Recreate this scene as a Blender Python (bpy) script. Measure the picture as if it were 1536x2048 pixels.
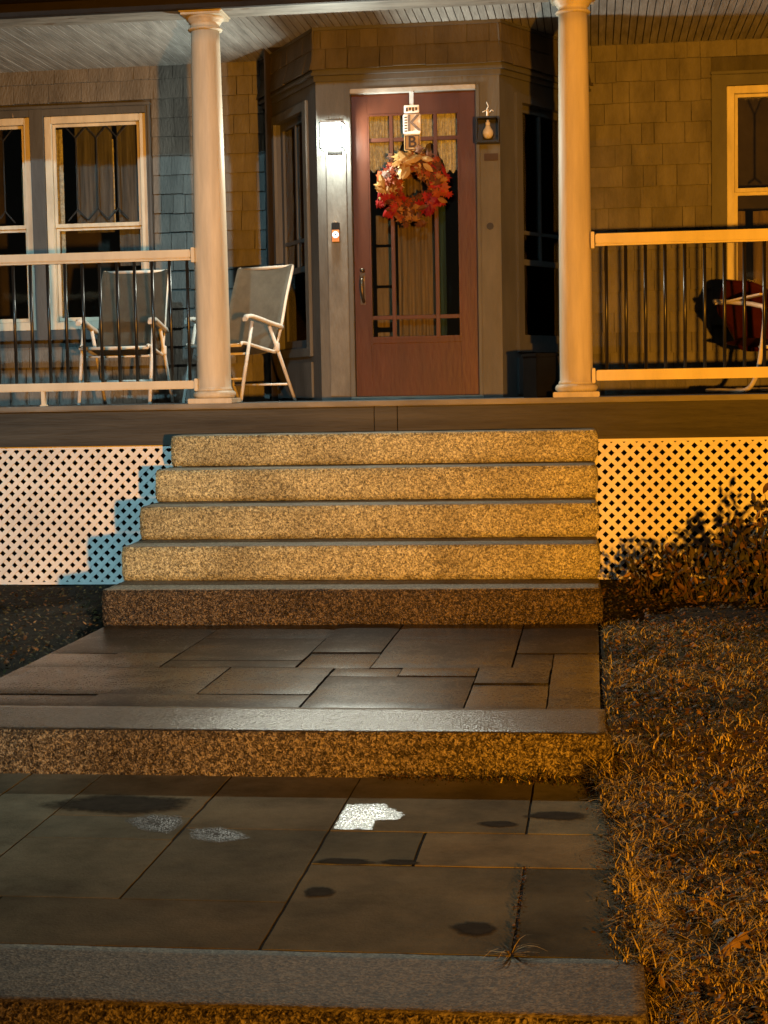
import bpy, bmesh, math, random
from mathutils import Vector, Matrix, noise as mnoise
random.seed(7)
PI = math.pi
H = 1.3616            # height of the camera above the lower walk; vertex z below is written from the camera level
S = bpy.context.scene
C = S.collection
for o in list(bpy.data.objects):
    bpy.data.objects.remove(o)

# ---------------------------------------------------------------- camera
yaw, pitch, roll, F = 0.12744832, -0.07483625, -0.01844851, 3267.49
cy, sy = math.cos(yaw), math.sin(yaw)
fwd = Vector((-sy*math.cos(pitch), cy*math.cos(pitch), math.sin(pitch)))
rt = Vector((cy, sy, 0)); up = rt.cross(fwd)
c_, s_ = math.cos(roll), math.sin(roll)
rt, up = c_*rt + s_*up, -s_*rt + c_*up
cam = bpy.data.objects.new('camera', bpy.data.cameras.new('camera'))
C.objects.link(cam)
M = Matrix((rt, up, -fwd)).transposed().to_4x4(); M.translation = Vector((0, 0, H))
cam.matrix_world = M
cam.data.sensor_fit = 'VERTICAL'; cam.data.sensor_height = 36.0; cam.data.lens = F/2048*36
cam.data.clip_start = 0.05; cam.data.clip_end = 500
S.camera = cam

# ---------------------------------------------------------------- sky, sun, street light, exposure
SUN_EL, SUN_AZ = math.radians(20), math.radians(2)
w = bpy.data.worlds.new("World"); S.world = w; w.use_nodes = True
nt = w.node_tree; bg = nt.nodes['Background']
sky = nt.nodes.new('ShaderNodeTexSky'); sky.sky_type = 'NISHITA'; sky.sun_disc = False
sky.sun_elevation = SUN_EL; sky.sun_rotation = PI - SUN_AZ
nt.links.new(sky.outputs[0], bg.inputs[0]); bg.inputs[1].default_value = 0.0010

def aim(o, d):
    o.rotation_euler = Vector(d).to_track_quat('-Z', 'Y').to_euler()
def falloff(l, kind):
    l.use_nodes = True; ln = l.node_tree; em = ln.nodes['Emission']
    lf = ln.nodes.new('ShaderNodeLightFalloff'); lf.inputs['Strength'].default_value = 1.0
    ln.links.new(lf.outputs[kind], em.inputs['Strength'])
# two street lights stand behind the photographer: a cool high one and a low amber one; both throw clear shadows in the photo
sl = bpy.data.lights.new('cool_street_light', 'SPOT'); sl.energy = 22; sl.color = (0.40, 0.79, 0.92)
sl.shadow_soft_size = 0.22; sl.spot_size = math.radians(24); sl.spot_blend = 1.0
so = bpy.data.objects.new('cool_street_light', sl); C.objects.link(so); so.location = (0.3, -20, H+11.2)
aim(so, (-6.5, 31, -11.2)); falloff(sl, 'Constant')
al = bpy.data.lights.new('amber_street_light', 'SPOT'); al.energy = 54; al.color = (1.0, 0.37, 0.02)
al.shadow_soft_size = 0.09; al.spot_size = math.radians(96); al.spot_blend = 1.0
ao = bpy.data.objects.new('amber_street_light', al); C.objects.link(ao); ao.location = (1.9, -1.3, H-0.32)
aim(ao, (1.0, 12.3, -0.7))
falloff(al, 'Constant')

S.view_settings.view_transform = 'Standard'; S.view_settings.look = 'None'
S.view_settings.exposure = 0; S.view_settings.gamma = 1; S.view_settings.use_curve_mapping = False
S.cycles.max_bounces = 6; S.cycles.caustics_reflective = False; S.cycles.caustics_refractive = False
S.cycles.sample_clamp_indirect = 4

# ---------------------------------------------------------------- materials
def mat(name, col, rough=0.6, var=0.15, scale=8.0, bump=0.1, bscale=60.0, metal=0.0, spec=0.2, stretch=None,
        col2=None, emit=None, chips=None):
    m = bpy.data.materials.new(name); m.use_nodes = True; t = m.node_tree; b = t.nodes['Principled BSDF']
    N = t.nodes.new; L = t.links.new
    b.inputs['Roughness'].default_value = rough; b.inputs['Metallic'].default_value = metal
    b.inputs['Specular IOR Level'].default_value = spec
    tc = N('ShaderNodeTexCoord'); mp = N('ShaderNodeMapping'); L(tc.outputs['Object'], mp.inputs[0])
    if stretch: mp.inputs['Scale'].default_value = stretch
    n = N('ShaderNodeTexNoise'); n.inputs['Scale'].default_value = scale; n.inputs['Detail'].default_value = 6
    n.inputs['Roughness'].default_value = 0.65
    L(mp.outputs[0], n.inputs['Vector'])
    r = N('ShaderNodeValToRGB'); L(n.outputs['Fac'], r.inputs[0])
    c2 = col2 if col2 else tuple(min(1, c*(1+var)) for c in col)
    c1 = tuple(c*(1-var) for c in col)
    r.color_ramp.elements[0].position = 0.33; r.color_ramp.elements[1].position = 0.67
    r.color_ramp.elements[0].color = (*c1, 1); r.color_ramp.elements[1].color = (*c2, 1)
    out = r.outputs[0]
    if chips:      # flaked paint showing bare wood
        n3 = N('ShaderNodeTexNoise'); n3.inputs['Scale'].default_value = 7; n3.inputs['Detail'].default_value = 9; n3.inputs['Roughness'].default_value = 0.75
        L(mp.outputs[0], n3.inputs['Vector'])
        r3 = N('ShaderNodeValToRGB'); r3.color_ramp.elements[0].position = chips[1]; r3.color_ramp.elements[1].position = chips[1]+0.015
        L(n3.outputs['Fac'], r3.inputs[0]); mx = N('ShaderNodeMixRGB'); L(r3.outputs[0], mx.inputs[0]); L(out, mx.inputs[1])
        mx.inputs[2].default_value = (*chips[0], 1); out = mx.outputs[0]
    L(out, b.inputs['Base Color'])
    if bump:
        n2 = N('ShaderNodeTexNoise'); n2.inputs['Scale'].default_value = bscale; n2.inputs['Detail'].default_value = 5
        L(mp.outputs[0], n2.inputs['Vector'])
        bp = N('ShaderNodeBump'); bp.inputs['Strength'].default_value = bump; bp.inputs['Distance'].default_value = 0.01
        L(n2.outputs['Fac'], bp.inputs['Height']); L(bp.outputs[0], b.inputs['Normal'])
    if emit:
        b.inputs['Emission Color'].default_value = (*emit[0], 1); b.inputs['Emission Strength'].default_value = emit[1]
    return m

def granite_mat(name, dark, light, mid, bump=0.7, rough=0.55, damp=0.0, wet=False):
    m = bpy.data.materials.new(name); m.use_nodes = True; t = m.node_tree; b = t.nodes['Principled BSDF']
    N = t.nodes.new; L = t.links.new
    tc = N('ShaderNodeTexCoord')
    v = N('ShaderNodeTexVoronoi'); v.inputs['Scale'].default_value = 120; L(tc.outputs['Object'], v.inputs['Vector'])
    n = N('ShaderNodeTexNoise'); n.inputs['Scale'].default_value = 78; n.inputs['Detail'].default_value = 6; n.inputs['Roughness'].default_value = 0.62
    n.inputs['Distortion'].default_value = 1.3
    L(tc.outputs['Object'], n.inputs['Vector'])
    r = N('ShaderNodeValToRGB'); e = r.color_ramp.elements
    e[0].position = 0.40; e[0].color = (*dark, 1); e[1].position = 0.60; e[1].color = (*light, 1)
    k = r.color_ramp.elements.new(0.5); k.color = (*mid, 1)
    L(n.outputs['Fac'], r.inputs[0])
    bw = N('ShaderNodeSeparateColor'); L(v.outputs['Color'], bw.inputs[0])
    r2 = N('ShaderNodeValToRGB'); r2.color_ramp.elements[0].color = (0.45, 0.44, 0.42, 1); r2.color_ramp.elements[1].color = (1.25, 1.25, 1.25, 1)
    r2.color_ramp.elements[0].position = 0.1; r2.color_ramp.elements[1].position = 0.6
    L(bw.outputs[0], r2.inputs[0])
    mx = N('ShaderNodeMixRGB'); mx.blend_type = 'MULTIPLY'; mx.inputs[0].default_value = 0.75
    L(r.outputs[0], mx.inputs[1]); L(r2.outputs[0], mx.inputs[2])
    # broad weather stains
    n4 = N('ShaderNodeTexNoise'); n4.inputs['Scale'].default_value = 3.0; n4.inputs['Detail'].default_value = 6
    L(tc.outputs['Object'], n4.inputs['Vector'])
    r4 = N('ShaderNodeValToRGB'); r4.color_ramp.elements[0].color = (0.62, 0.6, 0.56, 1); r4.color_ramp.elements[1].color = (1, 1, 1, 1)
    r4.color_ramp.elements[0].position = 0.35; r4.color_ramp.elements[1].position = 0.6
    L(n4.outputs['Fac'], r4.inputs[0])
    mx2 = N('ShaderNodeMixRGB'); mx2.blend_type = 'MULTIPLY'; mx2.inputs[0].default_value = 0.8
    L(mx.outputs[0], mx2.inputs[1]); L(r4.outputs[0], mx2.inputs[2])
    L(mx2.outputs[0], b.inputs['Base Color'])
    b.inputs['Roughness'].default_value = rough
    if wet:
        b.inputs['Coat Weight'].default_value = 0.9; b.inputs['Coat Roughness'].default_value = 0.27; b.inputs['Specular IOR Level'].default_value = 0.1
    bp = N('ShaderNodeBump'); bp.inputs['Strength'].default_value = bump; bp.inputs['Distance'].default_value = 0.006
    ad = N('ShaderNodeMath'); ad.operation = 'ADD'; L(n.outputs['Fac'], ad.inputs[0]); L(v.outputs['Distance'], ad.inputs[1])
    L(ad.outputs[0], bp.inputs['Height']); L(bp.outputs[0], b.inputs['Normal'])
    if wet: L(bp.outputs[0], b.inputs['Coat Normal'])
    return m

def flag_mat(name, c1, c2, wet):
    """bluestone paving; wet: film of water whose cover follows a noise"""
    m = bpy.data.materials.new(name); m.use_nodes = True; t = m.node_tree; b = t.nodes['Principled BSDF']
    N = t.nodes.new; L = t.links.new
    tc = N('ShaderNodeTexCoord')
    n = N('ShaderNodeTexNoise'); n.inputs['Scale'].default_value = 2.2; n.inputs['Detail'].default_value = 9; n.inputs['Roughness'].default_value = 0.7
    L(tc.outputs['Object'], n.inputs['Vector'])
    r = N('ShaderNodeValToRGB'); r.color_ramp.elements[0].position = 0.32; r.color_ramp.elements[1].position = 0.68
    r.color_ramp.elements[0].color = (*c1, 1); r.color_ramp.elements[1].color = (*c2, 1); L(n.outputs['Fac'], r.inputs[0])
    at = N('ShaderNodeAttribute'); at.attribute_name = 'tone'; at.attribute_type = 'GEOMETRY'
    mx = N('ShaderNodeMixRGB'); mx.blend_type = 'MULTIPLY'; mx.inputs[0].default_value = 1; L(r.outputs[0], mx.inputs[1]); L(at.outputs['Color'], mx.inputs[2])
    g = N('ShaderNodeTexNoise'); g.inputs['Scale'].default_value = 260; g.inputs['Detail'].default_value = 2; L(tc.outputs['Object'], g.inputs['Vector'])
    rg = N('ShaderNodeValToRGB'); rg.color_ramp.elements[0].color = (0.75, 0.75, 0.75, 1); rg.color_ramp.elements[1].color = (1.2, 1.2, 1.2, 1)
    L(g.outputs['Fac'], rg.inputs[0])
    mx3 = N('ShaderNodeMixRGB'); mx3.blend_type = 'MULTIPLY'; mx3.inputs[0].default_value = 1; L(mx.outputs[0], mx3.inputs[1]); L(rg.outputs[0], mx3.inputs[2])
    L(mx3.outputs[0], b.inputs['Base Color'])
    nb = N('ShaderNodeTexNoise'); nb.inputs['Scale'].default_value = 130 if wet else 110; nb.inputs['Detail'].default_value = 3; L(tc.outputs['Object'], nb.inputs['Vector'])
    nb2 = N('ShaderNodeTexNoise'); nb2.inputs['Scale'].default_value = 6; nb2.inputs['Detail'].default_value = 5; L(tc.outputs['Object'], nb2.inputs['Vector'])
    ad = N('ShaderNodeMath'); ad.operation = 'MULTIPLY_ADD'; L(nb2.outputs['Fac'], ad.inputs[0]); ad.inputs[1].default_value = 1.5; L(nb.outputs['Fac'], ad.inputs[2])
    bp = N('ShaderNodeBump'); bp.inputs['Strength'].default_value = 0.12 if wet else 0.7; bp.inputs['Distance'].default_value = 0.004
    L(ad.outputs[0], bp.inputs['Height']); L(bp.outputs[0], b.inputs['Normal'])
    if wet:
        n5 = N('ShaderNodeTexNoise'); n5.inputs['Scale'].default_value = 3.5; n5.inputs['Detail'].default_value = 8; n5.inputs['Roughness'].default_value = 0.7
        L(tc.outputs['Object'], n5.inputs['Vector'])
        n6 = N('ShaderNodeTexNoise'); n6.inputs['Scale'].default_value = 105; n6.inputs['Detail'].default_value = 4; n6.inputs['Distortion'].default_value = 1.2
        L(tc.outputs['Object'], n6.inputs['Vector'])
        a1 = N('ShaderNodeMath'); a1.operation = 'MULTIPLY_ADD'; L(n6.outputs['Fac'], a1.inputs[0]); a1.inputs[1].default_value = 1.1; L(n5.outputs['Fac'], a1.inputs[2])
        a2 = N('ShaderNodeMath'); a2.operation = 'MULTIPLY_ADD'; L(at.outputs['Alpha'], a2.inputs[0]); a2.inputs[1].default_value = 0.28; L(a1.outputs[0], a2.inputs[2])
        for (o0, o1, sock) in ((0.33, 0.23, 'Roughness'), (0.07, 0.52, 'Specular IOR Level')):
            r6 = N('ShaderNodeMapRange'); r6.inputs[1].default_value = 1.05; r6.inputs[2].default_value = 1.38; r6.inputs[3].default_value = o0; r6.inputs[4].default_value = o1
            L(a2.outputs[0], r6.inputs[0]); L(r6.outputs[0], b.inputs[sock])
    else:
        b.inputs['Roughness'].default_value = 0.85; b.inputs['Specular IOR Level'].default_value = 0.04
    return m

M_ = {}
M_['white'] = mat('white_paint', (0.66, 0.60, 0.47), 0.45, 0.10, 5, 0.06, 30, stretch=(1, 1, 0.2))
M_['column'] = mat('column_paint', (0.56, 0.51, 0.41), 0.5, 0.24, 6, 0.3, 30, stretch=(1, 1, 0.12))
M_['sash'] = mat('sash_paint', (0.50, 0.47, 0.39), 0.5, 0.2, 9, 0.3, 30, stretch=(1, 1, 0.3), chips=((0.18, 0.13, 0.09), 0.66))
M_['lattice'] = mat('lattice_vinyl', (0.76, 0.74, 0.70), 0.5, 0.16, 4, 0.05, col2=(0.82, 0.81, 0.78))
M_['trim'] = mat('grey_trim_paint', (0.070, 0.073, 0.076), 0.5, 0.18, 5, 0.25, 40, stretch=(1, 1, 0.3), chips=((0.34, 0.26, 0.18), 0.69))
M_['casing'] = mat('casing_paint', (0.085, 0.087, 0.085), 0.55, 0.22, 6, 0.3, 45, stretch=(1, 1, 0.3), chips=((0.5, 0.36, 0.22), 0.70))
M_['board'] = mat('weathered_board_paint', (0.125, 0.127, 0.122), 0.6, 0.3, 7, 0.4, 45, stretch=(1, 1, 0.4), chips=((0.45, 0.34, 0.22), 0.66))
M_['fascia'] = mat('fascia_paint', (0.058, 0.056, 0.048), 0.6, 0.38, 3.5, 0.6, 28, stretch=(0.25, 1, 3))
M_['nosing'] = mat('floor_edge_paint', (0.20, 0.19, 0.165), 0.6, 0.3, 8, 0.3, 40, stretch=(0.3, 1, 1))
M_['floor'] = mat('floor_paint', (0.10, 0.10, 0.10), 0.6, 0.2, 5, 0.2, 40)
M_['shingle'] = mat('painted_shingle', (0.115, 0.112, 0.106), 0.75, 0.28, 7, 0.7, 70, stretch=(1, 1, 0.35))
M_['header'] = mat('painted_header_shingle', (0.075, 0.068, 0.058), 0.75, 0.25, 7, 0.5, 70, stretch=(1, 1, 0.35))
M_['ceiling'] = mat('ceiling_paint', (0.27, 0.27, 0.262), 0.6, 0.30, 6, 0.35, 30, stretch=(3, 0.4, 1))
M_['beam'] = mat('beam_paint_shaded', (0.018, 0.015, 0.013), 0.7, 0.35, 6, 0.4, 30, stretch=(0.4, 1, 1))  # near-black base colour holds the shade on the beam front
M_['soffit'] = mat('beam_underside_paint', (0.24, 0.23, 0.21), 0.6, 0.35, 12, 0.5, 30, stretch=(0.3, 1, 1), chips=((0.14, 0.10, 0.07), 0.60))
M_['door'] = mat('red_brown_door_paint', (0.052, 0.0142, 0.0055), 0.42, 0.22, 5, 0.12, 30, stretch=(1.4, 1, 0.4), spec=0.25)
M_['doortrim'] = mat('door_bead_paint', (0.30, 0.30, 0.29), 0.45, 0.2, 9, 0.2, 40)
M_['black'] = mat('black_metal', (0.012, 0.012, 0.012), 0.35, 0.2, 20, 0.05)
M_['iron'] = mat('baluster_metal', (0.014, 0.013, 0.012), 0.32, 0.2, 20, 0.03, spec=0.6)
M_['bronze'] = mat('bronze_handle', (0.10, 0.08, 0.06), 0.3, 0.2, 20, 0.05, metal=0.8)
M_['interior'] = mat('dark_room', (0.045, 0.036, 0.030), 0.9, 0.3, 3, 0)
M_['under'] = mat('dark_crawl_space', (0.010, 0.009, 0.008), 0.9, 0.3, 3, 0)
M_['came'] = mat('lead_came', (0.02, 0.02, 0.02), 0.4, 0.2, 20, 0.05)
M_['lace'] = mat('lace_curtain', (0.55, 0.53, 0.44), 0.9, 0.3, 40, 0.8, 160, col2=(0.9, 0.86, 0.7))
M_['drape'] = mat('brown_drape', (0.16, 0.115, 0.06), 0.9, 0.35, 8, 0.4, 60, stretch=(4, 4, 0.3))
M_['drape_grey'] = mat('grey_drape', (0.13, 0.125, 0.12), 0.9, 0.4, 8, 0.4, 60, stretch=(5, 5, 0.3))
M_['drape_teal'] = mat('teal_drape', (0.02, 0.045, 0.04), 0.9, 0.4, 8, 0.4, 60, stretch=(5, 5, 0.3))
M_['sling'] = mat('sling_fabric', (0.13, 0.122, 0.10), 0.8, 0.14, 14, 0.5, 420)
M_['tube'] = mat('white_tube', (0.58, 0.55, 0.50), 0.35, 0.12, 20, 0.05)
M_['redmetal'] = mat('red_chair_metal', (0.075, 0.014, 0.008), 0.35, 0.2, 8, 0.05)
M_['boxblack'] = mat('black_plastic', (0.004, 0.004, 0.004), 0.5, 0.3, 8, 0.1, spec=0.1)
M_['soil'] = mat('dark_soil', (0.014, 0.011, 0.007), 0.95, 0.5, 14, 1.0, 45, col2=(0.035, 0.026, 0.016))
M_['thatch'] = mat('dead_thatch', (0.075, 0.050, 0.022), 0.95, 0.6, 20, 1.0, 70, col2=(0.16, 0.115, 0.045))
M_['joint'] = mat('joint_dirt', (0.016, 0.013, 0.010), 0.95, 0.4, 20, 0.8, 80)
M_['bulb'] = mat('frosted_bulb', (0.50, 0.47, 0.40), 0.2, 0.06, 20, 0)
M_['wire'] = mat('bare_wire', (0.6, 0.56, 0.5), 0.4, 0.1, 20, 0)
M_['signwhite'] = mat('white_sign_board', (0.72, 0.71, 0.70), 0.5, 0.06, 20, 0.05)
M_['signbrown'] = mat('brown_letter', (0.035, 0.020, 0.012), 0.5, 0.2, 20, 0.05)
M_['signgrey'] = mat('faded_letter', (0.16, 0.12, 0.10), 0.5, 0.2, 20, 0.05)
M_['signtan'] = mat('tan_plaque', (0.42, 0.30, 0.14), 0.4, 0.2, 30, 0.1)
M_['steel'] = mat('satin_steel', (0.55, 0.54, 0.52), 0.35, 0.1, 20, 0, metal=0.6)
M_['bellorange'] = mat('bell_face', (0.35, 0.16, 0.07), 0.3, 0.1, 20, 0, emit=((1.0, 0.28, 0.06), 0.5))
M_['bellring'] = mat('bell_light_ring', (0.8, 0.9, 1.0), 0.3, 0, 20, 0, emit=((0.30, 0.62, 1.0), 1.15))
M_['belldot'] = mat('bell_dot', (0.02, 0.08, 0.09), 0.3, 0, 20, 0)
M_['granite'] = granite_mat('granite', (0.15, 0.137, 0.075), (0.70, 0.68, 0.42), (0.42, 0.40, 0.235))
M_['granite_dark'] = granite_mat('dark_granite', (0.010, 0.008, 0.005), (0.24, 0.185, 0.11), (0.06, 0.045, 0.028), bump=1.0)  # darker, rougher granite mix for the bottom step
M_['granite_path'] = granite_mat('walk_granite', (0.02, 0.016, 0.010), (0.46, 0.40, 0.26), (0.15, 0.125, 0.08), bump=1.0)
M_['granite_top'] = granite_mat('worn_granite_top', (0.11, 0.094, 0.064), (0.36, 0.32, 0.235), (0.215, 0.188, 0.135), bump=0.25, rough=0.75)
M_['granite_wet'] = granite_mat('wet_granite_top', (0.04, 0.037, 0.03), (0.12, 0.108, 0.08), (0.06, 0.054, 0.04), bump=0.3, rough=0.8, wet=True)
M_['flag_wet'] = flag_mat('wet_bluestone', (0.008, 0.0062, 0.004), (0.027, 0.022, 0.014), True)
M_['flag_dry'] = flag_mat('dry_bluestone', (0.125, 0.114, 0.074), (0.36, 0.33, 0.225), False)
M_['damp'] = mat('damp_patch', (0.050, 0.044, 0.031), 0.9, 0.3, 20, 0.1, 150, spec=0.05)
M_['puddle'] = mat('shallow_puddle', (0.04, 0.04, 0.04), 0.36, 0.3, 30, 0.20, 160, spec=0.9)
M_['puddle_dull'] = mat('drying_puddle', (0.05, 0.047, 0.04), 0.5, 0.3, 30, 0.4, 160, spec=0.4)
M_['stem'] = mat('twig_bark', (0.06, 0.042, 0.026), 0.8, 0.3, 20, 0.2)

def leafmat(name, col, rough=0.6, trans=0.15, var=0.3):
    m = mat(name, col, rough, var, 30, 0.15, 80)
    return m
LEAF = [leafmat('leaf_dark_green', (0.035, 0.035, 0.014)), leafmat('leaf_olive', (0.07, 0.055, 0.02)),
        leafmat('leaf_brown', (0.10, 0.055, 0.022)), leafmat('leaf_dry', (0.26, 0.16, 0.06))]
GRASS = [mat('grass_straw', (0.72, 0.60, 0.26), 0.7, 0.3, 20, 0), mat('grass_olive', (0.055, 0.065, 0.018), 0.7, 0.3, 20, 0),
         mat('grass_brown', (0.10, 0.065, 0.026), 0.7, 0.3, 20, 0)]
WR = [mat('wreath_orange', (0.20, 0.038, 0.006), 0.6, 0.3, 20, 0.1), mat('wreath_red', (0.20, 0.009, 0.007), 0.55, 0.3, 20, 0.1),
      mat('wreath_gold', (0.21, 0.095, 0.02), 0.55, 0.25, 20, 0.1), mat('wreath_brown', (0.075, 0.026, 0.008), 0.6, 0.35, 20, 0.1),
      mat('wreath_crimson', (0.13, 0.004, 0.014), 0.55, 0.3, 20, 0.1), mat('wreath_cream', (0.36, 0.23, 0.085), 0.5, 0.15, 20, 0.1)]

def glass_mat(name, tint=(0.93, 0.95, 0.95), gl=0.8):
    m = bpy.data.materials.new(name); m.use_nodes = True; t = m.node_tree; t.nodes.clear(); N = t.nodes.new; L = t.links.new
    o = N('ShaderNodeOutputMaterial'); tr = N('ShaderNodeBsdfTransparent'); tr.inputs[0].default_value = (*tint, 1)
    g = N('ShaderNodeBsdfGlossy'); g.inputs['Roughness'].default_value = 0.05
    fr = N('ShaderNodeFresnel'); fr.inputs[0].default_value = 1.5
    tc = N('ShaderNodeTexCoord'); n = N('ShaderNodeTexNoise'); n.inputs['Scale'].default_value = 3; L(tc.outputs['Object'], n.inputs['Vector'])
    bp = N('ShaderNodeBump'); bp.inputs['Strength'].default_value = 0.15; bp.inputs['Distance'].default_value = 0.02; L(n.outputs['Fac'], bp.inputs['Height'])
    L(bp.outputs[0], g.inputs['Normal'])
    mx = N('ShaderNodeMixShader'); mu = N('ShaderNodeMath'); mu.operation = 'MULTIPLY'; mu.inputs[1].default_value = 1+gl
    L(fr.outputs[0], mu.inputs[0]); L(mu.outputs[0], mx.inputs[0]); L(tr.outputs[0], mx.inputs[1]); L(g.outputs[0], mx.inputs[2]); L(mx.outputs[0], o.inputs[0])
    return m
M_['glass'] = glass_mat('window_glass')
def lampglass(name, s):
    m = bpy.data.materials.new(name); m.use_nodes = True; t = m.node_tree; t.nodes.clear(); N = t.nodes.new; L = t.links.new
    o = N('ShaderNodeOutputMaterial'); tr = N('ShaderNodeBsdfTransparent'); e = N('ShaderNodeEmission')
    e.inputs[0].default_value = (0.86, 1.0, 0.98, 1); e.inputs[1].default_value = s
    a = N('ShaderNodeAddShader'); L(tr.outputs[0], a.inputs[0]); L(e.outputs[0], a.inputs[1]); L(a.outputs[0], o.inputs[0]); return m
M_['lampglass'] = lampglass('lit_lantern_glass', 2.2)

for mm in ('shingle', 'header'):
    t_ = M_[mm].node_tree; b_ = t_.nodes['Principled BSDF']; src = b_.inputs['Base Color'].links[0].from_socket
    at_ = t_.nodes.new('ShaderNodeAttribute'); at_.attribute_name = 'tone'; mx_ = t_.nodes.new('ShaderNodeMixRGB'); mx_.blend_type = 'MULTIPLY'; mx_.inputs[0].default_value = 1
    t_.links.new(src, mx_.inputs[1]); t_.links.new(at_.outputs['Color'], mx_.inputs[2]); t_.links.new(mx_.outputs[0], b_.inputs['Base Color'])
# ---------------------------------------------------------------- mesh helpers (z measured from camera level)
KEEP = []
def BM(): return bmesh.new()
def box(bm, x0, x1, y0, y1, z0, z1, bev=0.0, mi=0, rot=None):
    vs = [bm.verts.new((x, y, z)) for x in (x0, x1) for y in (y0, y1) for z in (z0, z1)]
    fs = [(0, 1, 3, 2), (4, 6, 7, 5), (0, 4, 5, 1), (2, 3, 7, 6), (0, 2, 6, 4), (1, 5, 7, 3)]
    faces = [bm.faces.new([vs[i] for i in f]) for f in fs]
    for f in faces: f.material_index = mi
    if bev:
        ed = list({e for f in faces for e in f.edges})
        bmesh.ops.bevel(bm, geom=ed, offset=bev, segments=2, affect='EDGES', clamp_overlap=True)
    if rot is not None:
        bmesh.ops.transform(bm, matrix=rot, verts=vs if not bev else [v for v in bm.verts if v.is_valid][-56:])
    return vs
def obox(bm, o, ux, uy, uz, a, b, mi=0):
    """box spanned from corner a to b in the frame (ux,uy,uz) with origin o"""
    vs = []
    for i in (a[0], b[0]):
        for j in (a[1], b[1]):
            for k in (a[2], b[2]):
                vs.append(bm.verts.new(o + ux*i + uy*j + uz*k))
    for f in [(0, 1, 3, 2), (4, 6, 7, 5), (0, 4, 5, 1), (2, 3, 7, 6), (0, 2, 6, 4), (1, 5, 7, 3)]:
        bm.faces.new([vs[i] for i in f]).material_index = mi
    return vs
def lathe(bm, cx, cy_, prof, seg=40, mi=0):
    rings = []
    for r, z in prof:
        rings.append([bm.verts.new((cx + r*math.cos(2*PI*i/seg), cy_ + r*math.sin(2*PI*i/seg), z)) for i in range(seg)])
    for a, b in zip(rings[:-1], rings[1:]):
        for i in range(seg):
            f = bm.faces.new((a[i], a[(i+1) % seg], b[(i+1) % seg], b[i])); f.smooth = True; f.material_index = mi
    if prof[0][0] > 1e-6: bm.faces.new(rings[0][::-1])
    if prof[-1][0] > 1e-6: bm.faces.new(rings[-1])
def tube(bm, pts, r, seg=8, mi=0, taper=None):
    pts = [Vector(p) for p in pts]; rings = []; prev = None
    for i, p in enumerate(pts):
        if i == 0: t = pts[1]-p
        elif i == len(pts)-1: t = p-pts[i-1]
        else: t = (pts[i+1]-pts[i-1])
        t.normalize()
        a = t.cross(Vector((0, 0, 1)) if abs(t.z) < 0.95 else Vector((1, 0, 0))) if prev is None else prev - t*prev.dot(t)
        a.normalize(); prev = a; b = t.cross(a)
        rr = r if taper is None else r + (taper-r)*i/(len(pts)-1)
        rings.append([bm.verts.new(p + (a*math.cos(2*PI*k/seg) + b*math.sin(2*PI*k/seg))*rr) for k in range(seg)])
    for A, B in zip(rings[:-1], rings[1:]):
        for k in range(seg):
            f = bm.faces.new((A[k], A[(k+1) % seg], B[(k+1) % seg], B[k])); f.smooth = True; f.material_index = mi
    bm.faces.new(rings[0][::-1]); bm.faces.new(rings[-1])
def smooth_path(pts, n=6):
    P = [Vector(p) for p in pts]; P = [P[0]*2-P[1]] + P + [P[-1]*2-P[-2]]; out = []
    for i in range(1, len(P)-2):
        for k in range(n):
            t = k/n; a, b, c, d = P[i-1], P[i], P[i+1], P[i+2]
            out.append(0.5*((2*b) + (c-a)*t + (2*a-5*b+4*c-d)*t*t + (3*b-a-3*c+d)*t**3))
    out.append(P[-2]); return out

def root_of(o):
    while o.parent: o = o.parent
    return o
def wloc(o):
    v = Vector((0, 0, 0))
    while o: v += o.location; o = o.parent
    return v
def obj(name, bm, m, parent=None, loc=None, local=False):
    """link bm as one object. Vertices are given in world x,y and z-from-camera, unless local."""
    me = bpy.data.meshes.new(name)
    if isinstance(bm, bmesh.types.BMesh):
        bmesh.ops.recalc_face_normals(bm, faces=bm.faces) if not any(bm is q for q in KEEP) else None
        bm.to_mesh(me); bm.free()
    else: me = bm
    for mm in (m if isinstance(m, (list, tuple)) else [m]):
        if len(me.materials) < 99: me.materials.append(mm)
    o = bpy.data.objects.new(name, me); C.objects.link(o)
    if parent:
        o.parent = parent
        if not local:
            off = wloc(parent); me.transform(Matrix.Translation(Vector((0, 0, H)) - off))
    else:
        l = Vector(loc) if loc is not None else Vector((0, 0, -H))
        o.location = l + Vector((0, 0, H))
        if not local: me.transform(Matrix.Translation(-l))
    return o
def thing(name, label, cat, loc, group=None, rotz=0):
    o = bpy.data.objects.new(name, None); C.objects.link(o); o.empty_display_size = 0.2
    o.location = Vector(loc) + Vector((0, 0, H)); o.rotation_euler = (0, 0, rotz)
    o['label'] = label; o['category'] = cat
    if group: o['group'] = group
    return o
def tag(o, label, cat, group=None):
    o['label'] = label; o['category'] = cat
    if group: o['group'] = group
    return o
def struct(o, kind='structure'): o['kind'] = kind; return o
def dup(root, loc, rotz, label):
    r = root.copy(); C.objects.link(r); r.location = Vector(loc)+Vector((0, 0, H)); r.rotation_euler = (0, 0, rotz); r['label'] = label
    for ch in list(root.children):
        c = ch.copy(); C.objects.link(c); c.parent = r
        for g in ch.children:
            d = g.copy(); C.objects.link(d); d.parent = c
    return r

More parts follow.
